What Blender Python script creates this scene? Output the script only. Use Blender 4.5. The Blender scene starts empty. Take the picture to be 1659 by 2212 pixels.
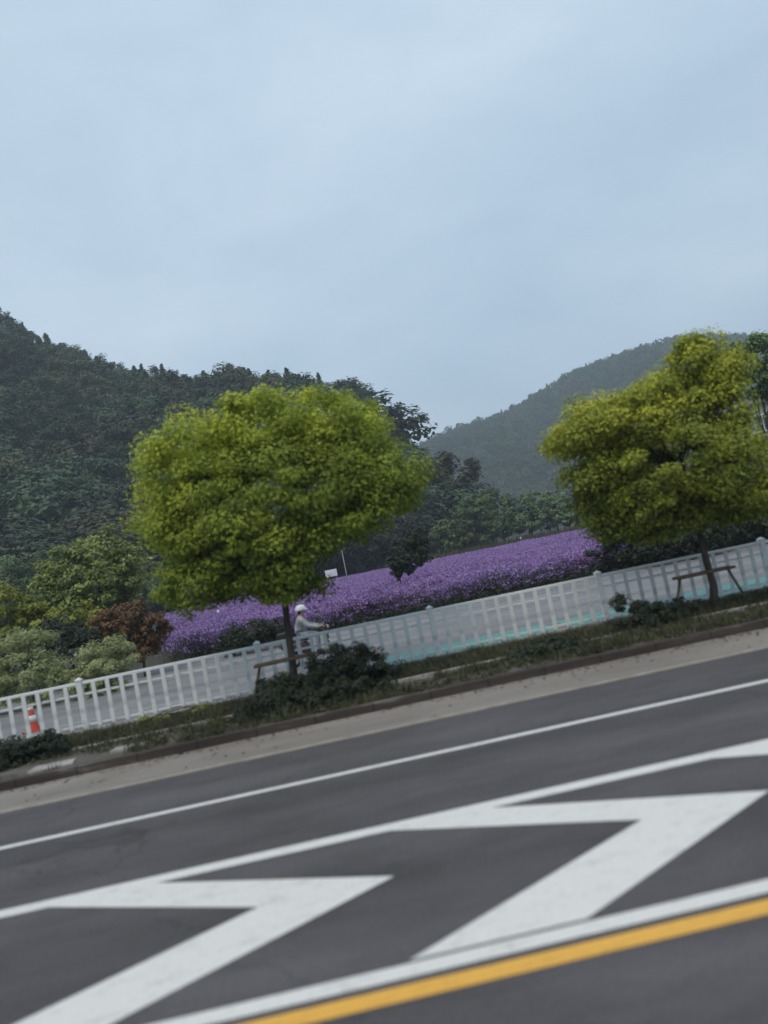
import bpy, math, random
import numpy as np
from mathutils import Vector, Matrix

# ------------------------------------------------------------------ camera, sky, sun, exposure
scene = bpy.context.scene
COL = scene.collection
rad = math.radians

cam_data = bpy.data.cameras.new('camera')
cam = bpy.data.objects.new('camera', cam_data)
COL.objects.link(cam)
scene.camera = cam
cam_data.sensor_fit = 'HORIZONTAL'
cam_data.sensor_width = 36.0
cam_data.lens = 36.0 * 1660.0 / 1659.0
cam_data.clip_start = 0.1
cam_data.clip_end = 9000.0
PITCH, ROLL, YAW, CAM_H = rad(3.45), rad(11.4), rad(3.6), 2.5
fwd = Vector((math.sin(YAW) * math.cos(PITCH), math.cos(YAW) * math.cos(PITCH), math.sin(PITCH)))
right0 = Vector((math.cos(YAW), -math.sin(YAW), 0))
up0 = right0.cross(fwd)
rightv = right0 * math.cos(ROLL) - up0 * math.sin(ROLL)
upv = right0 * math.sin(ROLL) + up0 * math.cos(ROLL)
m = Matrix((rightv, upv, -fwd)).transposed().to_4x4()
m.translation = Vector((0, 0, CAM_H))
cam.matrix_world = m
cam_data.dof.use_dof = True
cam_data.dof.focus_distance = 150.0
cam_data.dof.aperture_fstop = cam_data.lens / 1000.0 / 0.048      # wide open pupil, focused on the hills: the near road is a little soft

SUN_EL, SUN_AZ = rad(58), rad(205)                                # azimuth: direction the light comes from, clockwise from +Y
world = bpy.data.worlds.new('World')
scene.world = world
world.use_nodes = True
wt = world.node_tree
wt.nodes.clear()
wn, wl = wt.nodes, wt.links
w_out = wn.new('ShaderNodeOutputWorld')
w_bg = wn.new('ShaderNodeBackground')
w_bg.inputs['Strength'].default_value = 0.1
sky = wn.new('ShaderNodeTexSky')
sky.sky_type = 'NISHITA'
sky.sun_disc = False
sky.sun_elevation = SUN_EL
sky.sun_rotation = SUN_AZ
sky.dust_density = 3.0
tc = wn.new('ShaderNodeTexCoord')
mp = wn.new('ShaderNodeMapping')
mp.inputs['Scale'].default_value = (1.0, 1.0, 2.2)
mp.inputs['Location'].default_value = (0.35, 0.2, 0.1)
nz = wn.new('ShaderNodeTexNoise')
nz.inputs['Scale'].default_value = 2.1
nz.inputs['Detail'].default_value = 7.0
nz.inputs['Roughness'].default_value = 0.52
nz.inputs['Distortion'].default_value = 0.25
cr = wn.new('ShaderNodeValToRGB')                                  # thin and thick parts of the cloud deck
cr.color_ramp.elements[0].position = 0.30
cr.color_ramp.elements[0].color = (0.475, 0.63, 0.80, 1)
cr.color_ramp.elements[1].position = 0.72
cr.color_ramp.elements[1].color = (0.70, 0.85, 0.99, 1)
k10 = wn.new('ShaderNodeVectorMath')
k10.operation = 'SCALE'
k10.inputs['Scale'].default_value = 10.0
mx = wn.new('ShaderNodeMix')
mx.data_type = 'RGBA'
mx.inputs[0].default_value = 0.93
wl.new(tc.outputs['Generated'], mp.inputs['Vector'])
wl.new(mp.outputs['Vector'], nz.inputs['Vector'])
wl.new(nz.outputs['Fac'], cr.inputs['Fac'])
wl.new(cr.outputs['Color'], k10.inputs[0])
wl.new(sky.outputs['Color'], mx.inputs[6])
wl.new(k10.outputs['Vector'], mx.inputs[7])
wl.new(mx.outputs[2], w_bg.inputs['Color'])
wl.new(w_bg.outputs['Background'], w_out.inputs['Surface'])

sun_data = bpy.data.lights.new('sun', 'SUN')
sun_data.energy = 1.5
sun_data.angle = rad(30)
sun_data.color = (1.0, 0.86, 0.66)
sun = bpy.data.objects.new('sun', sun_data)
COL.objects.link(sun)
sdir = Vector((math.sin(SUN_AZ) * math.cos(SUN_EL), math.cos(SUN_AZ) * math.cos(SUN_EL), math.sin(SUN_EL)))
sun.rotation_euler = sdir.to_track_quat('Z', 'Y').to_euler()
sun.location = (0, -20, 60)

scene.view_settings.view_transform = 'Standard'
scene.view_settings.look = 'None'
scene.view_settings.exposure = 0.0
scene.view_settings.gamma = 1.0
scene.cycles.max_bounces = 8
scene.cycles.diffuse_bounces = 3
scene.cycles.transmission_bounces = 4
scene.cycles.volume_bounces = 1
scene.cycles.transparent_max_bounces = 4

# ------------------------------------------------------------------ helpers
def tag(o, label=None, cat=None, group=None, kind=None):
    for k, v in (('label', label), ('category', cat), ('group', group), ('kind', kind)):
        if v:
            o[k] = v
    return o

def link(o, parent=None):
    COL.objects.link(o)
    if parent is not None:
        o.parent = parent
    return o

def empty(name, loc=(0, 0, 0), rz=0.0):
    o = bpy.data.objects.new(name, None)
    o.empty_display_size = 0.3
    o.location = loc
    o.rotation_euler = (0, 0, rz)
    return link(o)

class Geo:
    """collects vertices and polygons of several materials for ONE mesh object"""
    def __init__(s):
        s.v, s.f, s.m, s.sm = [], [], [], []
    def add(s, verts, faces, mi=0, smooth=False):
        b = len(s.v)
        s.v += [tuple(p) for p in verts]
        for f in faces:
            s.f.append([b + i for i in f]); s.m.append(mi); s.sm.append(smooth)
        return s
    def box(s, x0, x1, y0, y1, z0, z1, mi=0):
        v = [(x, y, z) for z in (z0, z1) for y in (y0, y1) for x in (x0, x1)]
        return s.add(v, [(0, 2, 3, 1), (4, 5, 7, 6), (0, 1, 5, 4), (2, 6, 7, 3), (0, 4, 6, 2), (1, 3, 7, 5)], mi)
    def quad(s, x0, x1, y0, y1, z, mi=0):
        return s.add([(x0, y0, z), (x1, y0, z), (x1, y1, z), (x0, y1, z)], [(0, 1, 2, 3)], mi)
    def tube(s, pts, radii, sides=8, mi=0, cap=True):
        pts = [Vector(p) for p in pts]
        if isinstance(radii, (int, float)):
            radii = [radii] * len(pts)
        vs, fs = [], []
        ref = None
        for i, p in enumerate(pts):
            d = (pts[min(i + 1, len(pts) - 1)] - pts[max(i - 1, 0)]).normalized()
            if ref is None:
                ref = Vector((0, 0, 1)) if abs(d.z) < 0.9 else Vector((1, 0, 0))
            a = d.cross(ref).normalized()
            b = a.cross(d).normalized()
            ref = b
            for k in range(sides):
                t = 2 * math.pi * k / sides
                vs.append(p + (a * math.cos(t) + b * math.sin(t)) * radii[i])
        for i in range(len(pts) - 1):
            for k in range(sides):
                k2 = (k + 1) % sides
                fs.append((i * sides + k, i * sides + k2, (i + 1) * sides + k2, (i + 1) * sides + k))
        if cap:
            fs.append(tuple(range(sides - 1, -1, -1)))
            fs.append(tuple((len(pts) - 1) * sides + k for k in range(sides)))
        return s.add(vs, fs, mi, True)
    def lathe(s, c, axis, prof, sides=24, mi=0):
        """prof: (radius, along axis) pairs"""
        ax = Vector(axis).normalized()
        r = Vector((0, 0, 1)) if abs(ax.z) < 0.9 else Vector((1, 0, 0))
        a = ax.cross(r).normalized(); b = ax.cross(a)
        c = Vector(c)
        vs = [c + ax * h + (a * math.cos(2 * math.pi * k / sides) + b * math.sin(2 * math.pi * k / sides)) * rr
              for rr, h in prof for k in range(sides)]
        fs = [(i * sides + k, i * sides + (k + 1) % sides, (i + 1) * sides + (k + 1) % sides, (i + 1) * sides + k)
              for i in range(len(prof) - 1) for k in range(sides)]
        fs += [tuple(range(sides - 1, -1, -1)), tuple((len(prof) - 1) * sides + k for k in range(sides))]
        return s.add(vs, fs, mi, True)
    def build(s, name, mats, parent=None, bevel=0.0, loc=(0, 0, 0), sub=0):
        me = bpy.data.meshes.new(name)
        me.from_pydata(s.v, [], s.f)
        for mt in (mats if isinstance(mats, (list, tuple)) else [mats]):
            me.materials.append(mt)
        me.polygons.foreach_set('material_index', s.m)
        me.polygons.foreach_set('use_smooth', s.sm)
        me.update()
        o = bpy.data.objects.new(name, me)
        o.location = loc
        link(o, parent)
        if bevel:
            b = o.modifiers.new('bevel', 'BEVEL'); b.width = bevel; b.segments = 2; b.limit_method = 'ANGLE'
        if sub:
            b = o.modifiers.new('sub', 'SUBSURF'); b.levels = b.render_levels = sub
        return o

def mesh_quads(name, V, Q, mats, tint=None, mi=None, smooth=False):
    me = bpy.data.meshes.new(name)
    n = len(Q)
    me.vertices.add(len(V)); me.vertices.foreach_set('co', np.asarray(V, np.float32).ravel())
    me.loops.add(n * 4); me.loops.foreach_set('vertex_index', np.asarray(Q, np.int32).ravel())
    me.polygons.add(n)
    me.polygons.foreach_set('loop_start', np.arange(0, n * 4, 4, dtype=np.int32))
    for mt in (mats if isinstance(mats, (list, tuple)) else [mats]):
        me.materials.append(mt)
    if mi is not None:
        me.polygons.foreach_set('material_index', np.asarray(mi, np.int32))
    if smooth:
        me.polygons.foreach_set('use_smooth', np.ones(n, bool))
    if tint is not None:
        a = me.attributes.new('tint', 'FLOAT', 'FACE'); a.data.foreach_set('value', np.asarray(tint, np.float32))
    me.update(calc_edges=True)
    return me

# ------------------------------------------------------------------ materials
def new_mat(name):
    mt = bpy.data.materials.new(name); mt.use_nodes = True
    nt = mt.node_tree
    return mt, nt, nt.nodes['Principled BSDF'], nt.nodes['Material Output']

def tex(nt, scale, detail=4.0, rough=0.55, vec=None, stretch=None):
    n = nt.nodes.new('ShaderNodeTexNoise')
    n.inputs['Scale'].default_value = scale; n.inputs['Detail'].default_value = detail
    n.inputs['Roughness'].default_value = rough
    c = nt.nodes.new('ShaderNodeTexCoord')
    src = c.outputs['Object']
    if stretch:
        mpn = nt.nodes.new('ShaderNodeMapping'); mpn.inputs['Scale'].default_value = stretch
        nt.links.new(src, mpn.inputs['Vector']); src = mpn.outputs['Vector']
    nt.links.new(src, n.inputs['Vector'])
    return n.outputs['Fac']

def ramp(nt, fac, stops):
    r = nt.nodes.new('ShaderNodeValToRGB')
    el = r.color_ramp.elements
    while len(el) < len(stops):
        el.new(0.5)
    for e, (p, c) in zip(el, stops):
        e.position = p; e.color = (*c, 1) if len(c) == 3 else c
    nt.links.new(fac, r.inputs['Fac'])
    return r.outputs['Color']

def mixc(nt, fac, a, b, mode='MIX'):
    n = nt.nodes.new('ShaderNodeMix'); n.data_type = 'RGBA'; n.blend_type = mode
    for sock, val in ((n.inputs[0], fac), (n.inputs[6], a), (n.inputs[7], b)):
        if isinstance(val, (int, float)):
            sock.default_value = val
        elif isinstance(val, tuple):
            sock.default_value = (*val, 1)
        else:
            nt.links.new(val, sock)
    return n.outputs[2]

def bump(nt, b, fac, strength=0.3, dist=0.02):
    n = nt.nodes.new('ShaderNodeBump'); n.inputs['Strength'].default_value = strength
    n.inputs['Distance'].default_value = dist
    nt.links.new(fac, n.inputs['Height']); nt.links.new(n.outputs['Normal'], b.inputs['Normal'])

def noisy(name, c1, c2, scale=3.0, rough=0.8, detail=5.0, bs=0.0, bscale=None, metal=0.0, spec=0.4, stretch=None, pos=(0.35, 0.65)):
    mt, nt, b, _ = new_mat(name)
    f = tex(nt, scale, detail, 0.6, stretch=stretch)
    nt.links.new(ramp(nt, f, [(pos[0], c1), (pos[1], c2)]), b.inputs['Base Color'])
    b.inputs['Roughness'].default_value = rough
    b.inputs['Metallic'].default_value = metal
    b.inputs['Specular IOR Level'].default_value = spec
    if bs:
        bump(nt, b, tex(nt, bscale or scale * 4, 4), bs)
    return mt

def leaf_mat(name, dark, light, young_lit=None, young_lit_at=0.7, trans=0.3, rough=0.55, var=0.35):
    """leaf colour differs from leaf to leaf (attribute tint) and from plant to plant (object random)"""
    mt, nt, b, out = new_mat(name)
    at = nt.nodes.new('ShaderNodeAttribute'); at.attribute_name = 'tint'
    stops = [(0.0, dark), (0.62 if young_lit else 1.0, light)]
    if young_lit:
        stops += [(young_lit_at, light), (1.0, young_lit)]  # palest stop: young leaves, and the light painted on crown tops
    col = ramp(nt, at.outputs['Fac'], stops)
    oi = nt.nodes.new('ShaderNodeObjectInfo')
    hs = nt.nodes.new('ShaderNodeHueSaturation')
    mr = nt.nodes.new('ShaderNodeMapRange')
    mr.inputs['To Min'].default_value = 1 - var; mr.inputs['To Max'].default_value = 1 + var
    nt.links.new(oi.outputs['Random'], mr.inputs['Value'])
    nt.links.new(mr.outputs['Result'], hs.inputs['Value'])
    mr2 = nt.nodes.new('ShaderNodeMapRange')
    mr2.inputs['To Min'].default_value = 0.485; mr2.inputs['To Max'].default_value = 0.515
    mu = nt.nodes.new('ShaderNodeMath'); mu.operation = 'FRACT'
    mm = nt.nodes.new('ShaderNodeMath'); mm.operation = 'MULTIPLY'; mm.inputs[1].default_value = 7.31
    nt.links.new(oi.outputs['Random'], mm.inputs[0]); nt.links.new(mm.outputs[0], mu.inputs[0])
    nt.links.new(mu.outputs[0], mr2.inputs['Value']); nt.links.new(mr2.outputs['Result'], hs.inputs['Hue'])
    nt.links.new(col, hs.inputs['Color'])
    nt.links.new(hs.outputs['Color'], b.inputs['Base Color'])
    b.inputs['Roughness'].default_value = rough
    b.inputs['Specular IOR Level'].default_value = 0.25
    if trans:
        t = nt.nodes.new('ShaderNodeBsdfTranslucent'); nt.links.new(hs.outputs['Color'], t.inputs['Color'])
        ms = nt.nodes.new('ShaderNodeMixShader'); ms.inputs[0].default_value = trans
        nt.links.new(b.outputs[0], ms.inputs[1]); nt.links.new(t.outputs[0], ms.inputs[2])
        nt.links.new(ms.outputs[0], out.inputs['Surface'])
    return mt

def asphalt(name, c1, c2, stain=0.25):
    mt, nt, b, _ = new_mat(name)
    big = tex(nt, 0.35, 5, 0.6, stretch=(0.25, 1.0, 1.0))
    fine = tex(nt, 90, 3, 0.7)
    vo = nt.nodes.new('ShaderNodeTexVoronoi'); vo.inputs['Scale'].default_value = 130
    c = nt.nodes.new('ShaderNodeTexCoord'); nt.links.new(c.outputs['Object'], vo.inputs['Vector'])
    col = ramp(nt, big, [(0.3, c1), (0.7, c2)])
    grain = ramp(nt, fine, [(0.3, (0.55, 0.55, 0.55)), (0.7, (1.5, 1.5, 1.5))])
    col = mixc(nt, 0.7, col, grain, 'MULTIPLY')
    spots = ramp(nt, tex(nt, 1.3, 6, 0.7, stretch=(0.4, 1, 1)), [(0.36, (1 - stain, 1 - stain, 1 - stain)), (0.6, (1.05, 1.05, 1.05))])
    col = mixc(nt, 1.0, col, spots, 'MULTIPLY')
    sx = nt.nodes.new('ShaderNodeSeparateXYZ'); nt.links.new(c.outputs['Object'], sx.inputs[0])
    cmb = nt.nodes.new('ShaderNodeCombineXYZ'); nt.links.new(sx.outputs['Y'], cmb.inputs['Y'])
    tr = nt.nodes.new('ShaderNodeTexNoise'); tr.inputs['Scale'].default_value = 0.9; tr.inputs['Detail'].default_value = 4
    nt.links.new(cmb.outputs[0], tr.inputs['Vector'])                    # tyre polished tracks run along the road
    col = mixc(nt, 1.0, col, ramp(nt, tr.outputs['Fac'], [(0.36, (0.86, 0.86, 0.86)), (0.62, (1.10, 1.10, 1.10))]), 'MULTIPLY')
    vc = nt.nodes.new('ShaderNodeTexVoronoi'); vc.feature = 'DISTANCE_TO_EDGE'; vc.inputs['Scale'].default_value = 0.16
    wob = nt.nodes.new('ShaderNodeVectorMath'); wob.operation = 'MULTIPLY_ADD'
    nn = nt.nodes.new('ShaderNodeTexNoise'); nn.inputs['Scale'].default_value = 1.4; nn.inputs['Detail'].default_value = 6
    nt.links.new(c.outputs['Object'], nn.inputs['Vector']); nt.links.new(nn.outputs['Color'], wob.inputs[0])
    wob.inputs[1].default_value = (1.6, 1.6, 0); nt.links.new(c.outputs['Object'], wob.inputs[2]); nt.links.new(wob.outputs[0], vc.inputs['Vector'])
    col = mixc(nt, 0.55, col, ramp(nt, vc.outputs['Distance'], [(0.0, (0.35, 0.35, 0.35)), (0.0022, (1, 1, 1))]), 'MULTIPLY')
    mid = ramp(nt, tex(nt, 28, 3, 0.8), [(0.35, (0.80, 0.80, 0.80)), (0.65, (1.18, 1.18, 1.18))])
    col = mixc(nt, 1.0, col, mid, 'MULTIPLY')
    nt.links.new(col, b.inputs['Base Color'])
    b.inputs['Roughness'].default_value = 0.75
    b.inputs['Specular IOR Level'].default_value = 0.35
    bump(nt, b, vo.outputs['Distance'], 0.35, 0.006)
    return mt

def paint(name, col, dirty, wear=(0.18, 0.34)):
    mt, nt, b, _ = new_mat(name)
    f = tex(nt, 2.2, 8, 0.72, stretch=(0.5, 1, 1))
    g = tex(nt, 55, 4, 0.7)
    cc = ramp(nt, f, [(wear[0], dirty), (wear[1], col)])
    gg = ramp(nt, g, [(0.28, (0.74, 0.74, 0.75)), (0.55, (1, 1, 1))])
    h = ramp(nt, tex(nt, 7, 9, 0.8, stretch=(0.45, 1, 1)), [(0.30, (0.30, 0.30, 0.31)), (0.36, (0.8, 0.8, 0.8)), (0.48, (1, 1, 1))])   # worn and dirty flakes
    cc = mixc(nt, 1.0, cc, h, 'MULTIPLY')
    nt.links.new(mixc(nt, 1.0, cc, gg, 'MULTIPLY'), b.inputs['Base Color'])
    b.inputs['Roughness'].default_value = 0.6
    bump(nt, b, g, 0.2, 0.004)
    return mt

M = {}
M['asphalt'] = asphalt('asphalt', (0.086, 0.078, 0.082), (0.110, 0.101, 0.105))
M['path_asphalt'] = asphalt('path_asphalt', (0.20, 0.197, 0.205), (0.26, 0.255, 0.262))
M['white_paint'] = paint('white_paint', (0.79, 0.765, 0.725), (0.50, 0.49, 0.47))
M['yellow_paint'] = paint('yellow_paint', (0.86, 0.46, 0.075), (0.50, 0.29, 0.08))
M['teal_paint'] = paint('teal_paint', (0.11, 0.34, 0.29), (0.18, 0.25, 0.24), (0.30, 0.44))
M['gutter'] = noisy('gutter', (0.200, 0.176, 0.156), (0.285, 0.256, 0.228), 1.2, 0.85, 7, 0.2, 60, stretch=(0.3, 1, 1))
M['gutter_edge'] = noisy('gutter_edge', (0.25, 0.22, 0.19), (0.36, 0.32, 0.28), 3, 0.85, 6, 0.15, 50)
M['concrete'] = noisy('concrete', (0.30, 0.28, 0.26), (0.46, 0.44, 0.41), 3, 0.85, 6, 0.15, 50)
def kerb_mat():
    mt, nt, b, _ = new_mat('kerb_stone')
    f = tex(nt, 0.9, 6, 0.65, stretch=(0.35, 1, 2.0))
    col = ramp(nt, f, [(0.44, (0.042, 0.029, 0.025)), (0.56, (0.065, 0.05, 0.043)), (0.66, (0.26, 0.24, 0.22))])
    br = nt.nodes.new('ShaderNodeTexWave'); br.bands_direction = 'X'; br.inputs['Scale'].default_value = 0.314
    c = nt.nodes.new('ShaderNodeTexCoord'); nt.links.new(c.outputs['Object'], br.inputs['Vector'])
    j = ramp(nt, br.outputs['Fac'], [(0.0, (0.4, 0.4, 0.4)), (0.004, (1, 1, 1))])
    nt.links.new(mixc(nt, 1.0, col, j, 'MULTIPLY'), b.inputs['Base Color'])
    b.inputs['Roughness'].default_value = 0.9
    bump(nt, b, tex(nt, 40, 5), 0.3, 0.01)
    return mt
M['kerb'] = kerb_mat()
def soil_mat():
    mt, nt, b, _ = new_mat('soil')
    f = tex(nt, 0.8, 7, 0.7, stretch=(0.5, 1, 1)); g = tex(nt, 14, 5, 0.7)
    col = ramp(nt, f, [(0.32, (0.06, 0.055, 0.042)), (0.48, (0.105, 0.095, 0.08)), (0.60, (0.155, 0.14, 0.122)), (0.72, (0.36, 0.34, 0.315))])
    gg = ramp(nt, g, [(0.3, (0.6, 0.6, 0.6)), (0.7, (1.35, 1.35, 1.35))])
    nt.links.new(mixc(nt, 0.8, col, gg, 'MULTIPLY'), b.inputs['Base Color'])
    b.inputs['Roughness'].default_value = 0.95
    bump(nt, b, g, 0.6, 0.05)
    return mt
M['soil'] = soil_mat()
M['ground'] = noisy('ground', (0.035, 0.05, 0.02), (0.085, 0.085, 0.045), 0.25, 0.95, 8, 0.4, 6)
M['field_soil'] = noisy('field_soil', (0.06, 0.045, 0.05), (0.05, 0.06, 0.03), 0.8, 0.95, 8, 0.4, 6)
M['hill_soil'] = noisy('hill_soil', (0.010, 0.017, 0.010), (0.024, 0.03, 0.016), 0.05, 0.95, 8)
M['white_fence'] = noisy('white_fence', (0.40, 0.39, 0.36), (0.75, 0.77, 0.77), 3.0, 0.5, 8, pos=(0.30, 0.47))
M['rail_white'] = noisy('rail_white', (0.78, 0.79, 0.80), (0.84, 0.85, 0.86), 2.0, 0.4, 4)
M['bark'] = noisy('bark', (0.035, 0.028, 0.022), (0.085, 0.07, 0.055), 9, 0.95, 6, 0.6, 30, stretch=(1, 1, 0.3))
M['stake'] = noisy('stake', (0.075, 0.055, 0.03), (0.14, 0.105, 0.06), 8, 0.9, 5, 0.3, 30)
M['dark_plastic'] = noisy('dark_plastic', (0.018, 0.018, 0.021), (0.03, 0.03, 0.033), 12, 0.45, 3)
M['rubber'] = noisy('rubber', (0.015, 0.015, 0.015), (0.03, 0.03, 0.03), 20, 0.85, 3)
M['metal'] = noisy('metal', (0.38, 0.38, 0.40), (0.5, 0.5, 0.52), 10, 0.35, 3, metal=0.9)
M['scooter_paint'] = noisy('scooter_paint', (0.045, 0.03, 0.028), (0.06, 0.042, 0.04), 5, 0.3, 3, spec=0.5)
M['cream_plastic'] = noisy('cream_plastic', (0.50, 0.46, 0.36), (0.6, 0.56, 0.45), 6, 0.45, 3)
M['glass_lamp'] = noisy('glass_lamp', (0.65, 0.66, 0.62), (0.8, 0.8, 0.76), 6, 0.15, 3)
M['red_lamp'] = noisy('red_lamp', (0.35, 0.02, 0.02), (0.45, 0.03, 0.03), 6, 0.25, 3)
M['skin'] = noisy('skin', (0.46, 0.27, 0.20), (0.54, 0.33, 0.25), 14, 0.55, 3)
M['helmet'] = noisy('helmet', (0.66, 0.68, 0.72), (0.76, 0.78, 0.80), 5, 0.25, 3)
M['visor'] = noisy('visor', (0.05, 0.05, 0.06), (0.09, 0.09, 0.10), 5, 0.12, 2)
M['jacket'] = noisy('jacket', (0.24, 0.28, 0.30), (0.46, 0.49, 0.50), 4, 0.85, 5, 0.2, 30)
M['trousers'] = noisy('trousers', (0.22, 0.22, 0.28), (0.36, 0.36, 0.43), 5, 0.85, 5, 0.2, 30)
M['hair'] = noisy('hair', (0.012, 0.010, 0.009), (0.03, 0.024, 0.02), 30, 0.6, 4)
M['cone_red'] = noisy('cone_red', (0.52, 0.07, 0.045), (0.64, 0.10, 0.06), 5, 0.55, 4)
M['cone_white'] = noisy('cone_white', (0.66, 0.66, 0.65), (0.78, 0.78, 0.77), 8, 0.4, 4)
M['sign_white'] = noisy('sign_white', (0.66, 0.70, 0.75), (0.78, 0.81, 0.85), 2, 0.5, 4)
M['pole_grey'] = noisy('pole_grey', (0.24, 0.23, 0.21), (0.32, 0.31, 0.29), 4, 0.6, 4)
M['wall'] = noisy('house_wall', (0.44, 0.43, 0.40), (0.56, 0.55, 0.52), 0.8, 0.9, 7, 0.1, 20)
M['roof'] = noisy('house_roof', (0.07, 0.075, 0.085), (0.11, 0.115, 0.125), 2, 0.8, 5, 0.3, 12, stretch=(3, 3, 1))
M['glass'] = noisy('window_glass', (0.030, 0.045, 0.11), (0.05, 0.075, 0.16), 0.7, 0.08, 3, spec=0.6)

L = {}
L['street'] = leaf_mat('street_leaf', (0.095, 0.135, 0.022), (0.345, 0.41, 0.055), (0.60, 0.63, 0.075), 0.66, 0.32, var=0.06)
L['hill'] = leaf_mat('hill_leaf', (0.015, 0.032, 0.016), (0.072, 0.118, 0.048), None, trans=0.0, var=0.62)
L['hill_olive'] = leaf_mat('hill_olive_leaf', (0.034, 0.044, 0.016), (0.125, 0.130, 0.050), None, trans=0.0, var=0.5)
L['conifer'] = leaf_mat('conifer_leaf', (0.011, 0.022, 0.014), (0.034, 0.055, 0.032), None, trans=0.0, var=0.35)
L['olive'] = leaf_mat('olive_leaf', (0.11, 0.145, 0.035), (0.36, 0.43, 0.13), None, trans=0.25, var=0.05)
L['yellow'] = leaf_mat('yellow_leaf', (0.15, 0.17, 0.026), (0.42, 0.42, 0.085), None, trans=0.25, var=0.05)
L['willow'] = leaf_mat('willow_leaf', (0.25, 0.29, 0.125), (0.48, 0.52, 0.28), None, trans=0.3, var=0.06)
L['red'] = leaf_mat('red_leaf', (0.085, 0.052, 0.026), (0.22, 0.125, 0.06), None, trans=0.2, var=0.05)
L['dark'] = leaf_mat('dark_leaf', (0.018, 0.026, 0.016), (0.050, 0.064, 0.036), None, trans=0.15, var=0.15)
L['mid'] = leaf_mat('mid_leaf', (0.06, 0.105, 0.044), (0.22, 0.31, 0.125), None, trans=0.2, var=0.22)
L['brown'] = leaf_mat('brown_leaf', (0.07, 0.055, 0.035), (0.17, 0.13, 0.085), None, trans=0.1, var=0.1)
L['grass'] = leaf_mat('grass_blade', (0.045, 0.05, 0.026), (0.125, 0.125, 0.062), None, trans=0.2, var=0.3)
L['flower'] = leaf_mat('verbena_bloom', (0.30, 0.185, 0.42), (0.42, 0.27, 0.555), None, trans=0.25, var=0.12)
L['stem'] = leaf_mat('verbena_stem', (0.035, 0.055, 0.025), (0.085, 0.12, 0.05), None, trans=0.1, var=0.2)

# ------------------------------------------------------------------ foliage builders
def unit(v):
    return v / np.maximum(np.linalg.norm(v, axis=1, keepdims=True), 1e-6)

def leaves(rng, c, n, length, width, fold=0.15):
    """rhombic leaves folded along their midrib, at centres c with normals n"""
    k = len(c)
    d = unit(np.cross(n, rng.normal(size=(k, 3))))
    w = np.cross(n, d)
    s = rng.uniform(0.65, 1.35, (k, 1))
    l_ = length * s; w_ = width * s
    V = np.stack([c - d * l_ / 2, c + w * w_ / 2 - n * w_ * fold, c + d * l_ / 2, c - w * w_ / 2 - n * w_ * fold], 1).reshape(-1, 3)
    return V, np.arange(4 * k).reshape(-1, 4)

def clump_points(rng, lumps, n_clump, clump_r, per, shell=0.5, flat=0.65, loose=0.45):
    """leaf positions in twig clumps spread through a crown made of ellipsoid lumps (cx,cy,cz,rx,ry,rz)"""
    lumps = np.array([tuple(l) + (0.5,) * (7 - len(l)) for l in lumps], float)      # 7th number: lump tone, lit crown tops and shaded undersides put into leaf colour
    vol = lumps[:, 3] * lumps[:, 4] * lumps[:, 5]
    pick = rng.choice(len(lumps), n_clump, p=(vol ** 0.75) / (vol ** 0.75).sum())
    u = unit(rng.normal(size=(n_clump, 3)))
    r = rng.uniform(shell, 1.0, (n_clump, 1)) ** 0.7
    cc = lumps[pick, :3] + u * r * lumps[pick, 3:6]
    cr_ = clump_r * rng.uniform(0.55, 1.35, (n_clump, 1))
    ct = rng.uniform(0, 1, n_clump)
    idx = np.repeat(np.arange(n_clump), per)
    v = unit(rng.normal(size=(len(idx), 3)))
    rr = rng.uniform(0.15, 1.0, (len(idx), 1)) ** 0.6
    p = cc[idx] + v * rr * cr_[idx] * np.array([1, 1, flat])
    nrm = unit(v * 0.55 + u[idx] * 0.35 + np.array([0, 0, 0.65]) + rng.normal(size=v.shape) * loose)
    tint = np.clip(ct[idx] * 0.55 + rng.uniform(0, 0.38, len(idx)) + (lumps[pick, 6][idx] - 0.5) * 0.85 + 0.03, 0, 1)  # lump tone paints light tops and dark undersides over the random clump tint
    return p, nrm, tint, cc

def foliage_mesh(name, rng, lumps, n_clump, clump_r, per, length, width, mat, shell=0.5, flat=0.65, fold=0.15):
    p, nrm, t, cc = clump_points(rng, lumps, n_clump, clump_r, per, shell, flat)
    V, Q = leaves(rng, p, nrm, length, width, fold)
    return mesh_quads(name, V, Q, mat, t), cc

def add_mesh(name, me, parent=None, loc=(0, 0, 0)):
    o = bpy.data.objects.new(name, me)
    o.location = loc
    return link(o, parent)

def wood(rng, base, top, r0, targets, limb_r, lean_pts=3):
    g = Geo()
    base, top = Vector(base), Vector(top)
    pts = []
    for i in range(lean_pts + 2):
        t = i / (lean_pts + 1)
        pts.append(base.lerp(top, t) + Vector((rng.normal() * 0.03, rng.normal() * 0.03, 0)) * (1 if 0 < i else 0))
    g.tube(pts, [r0 * (1.25 if i == 0 else 1 - 0.3 * i / (lean_pts + 1)) for i in range(len(pts))], 9)
    for tgt in targets:
        tgt = Vector(tgt)
        st = base.lerp(top, float(rng.uniform(0.72, 1.0)))
        mid = st.lerp(tgt, 0.5) + Vector((rng.normal() * 0.12, rng.normal() * 0.12, abs(rng.normal()) * 0.18)) * (tgt - st).length * 0.5
        q1 = st.lerp(mid, 0.5) + Vector((0, 0, 0.05))
        q2 = mid.lerp(tgt, 0.5)
        g.tube([st, q1, mid, q2, tgt], [limb_r, limb_r * 0.85, limb_r * 0.62, limb_r * 0.4, limb_r * 0.15], 6)
    return g

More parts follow.
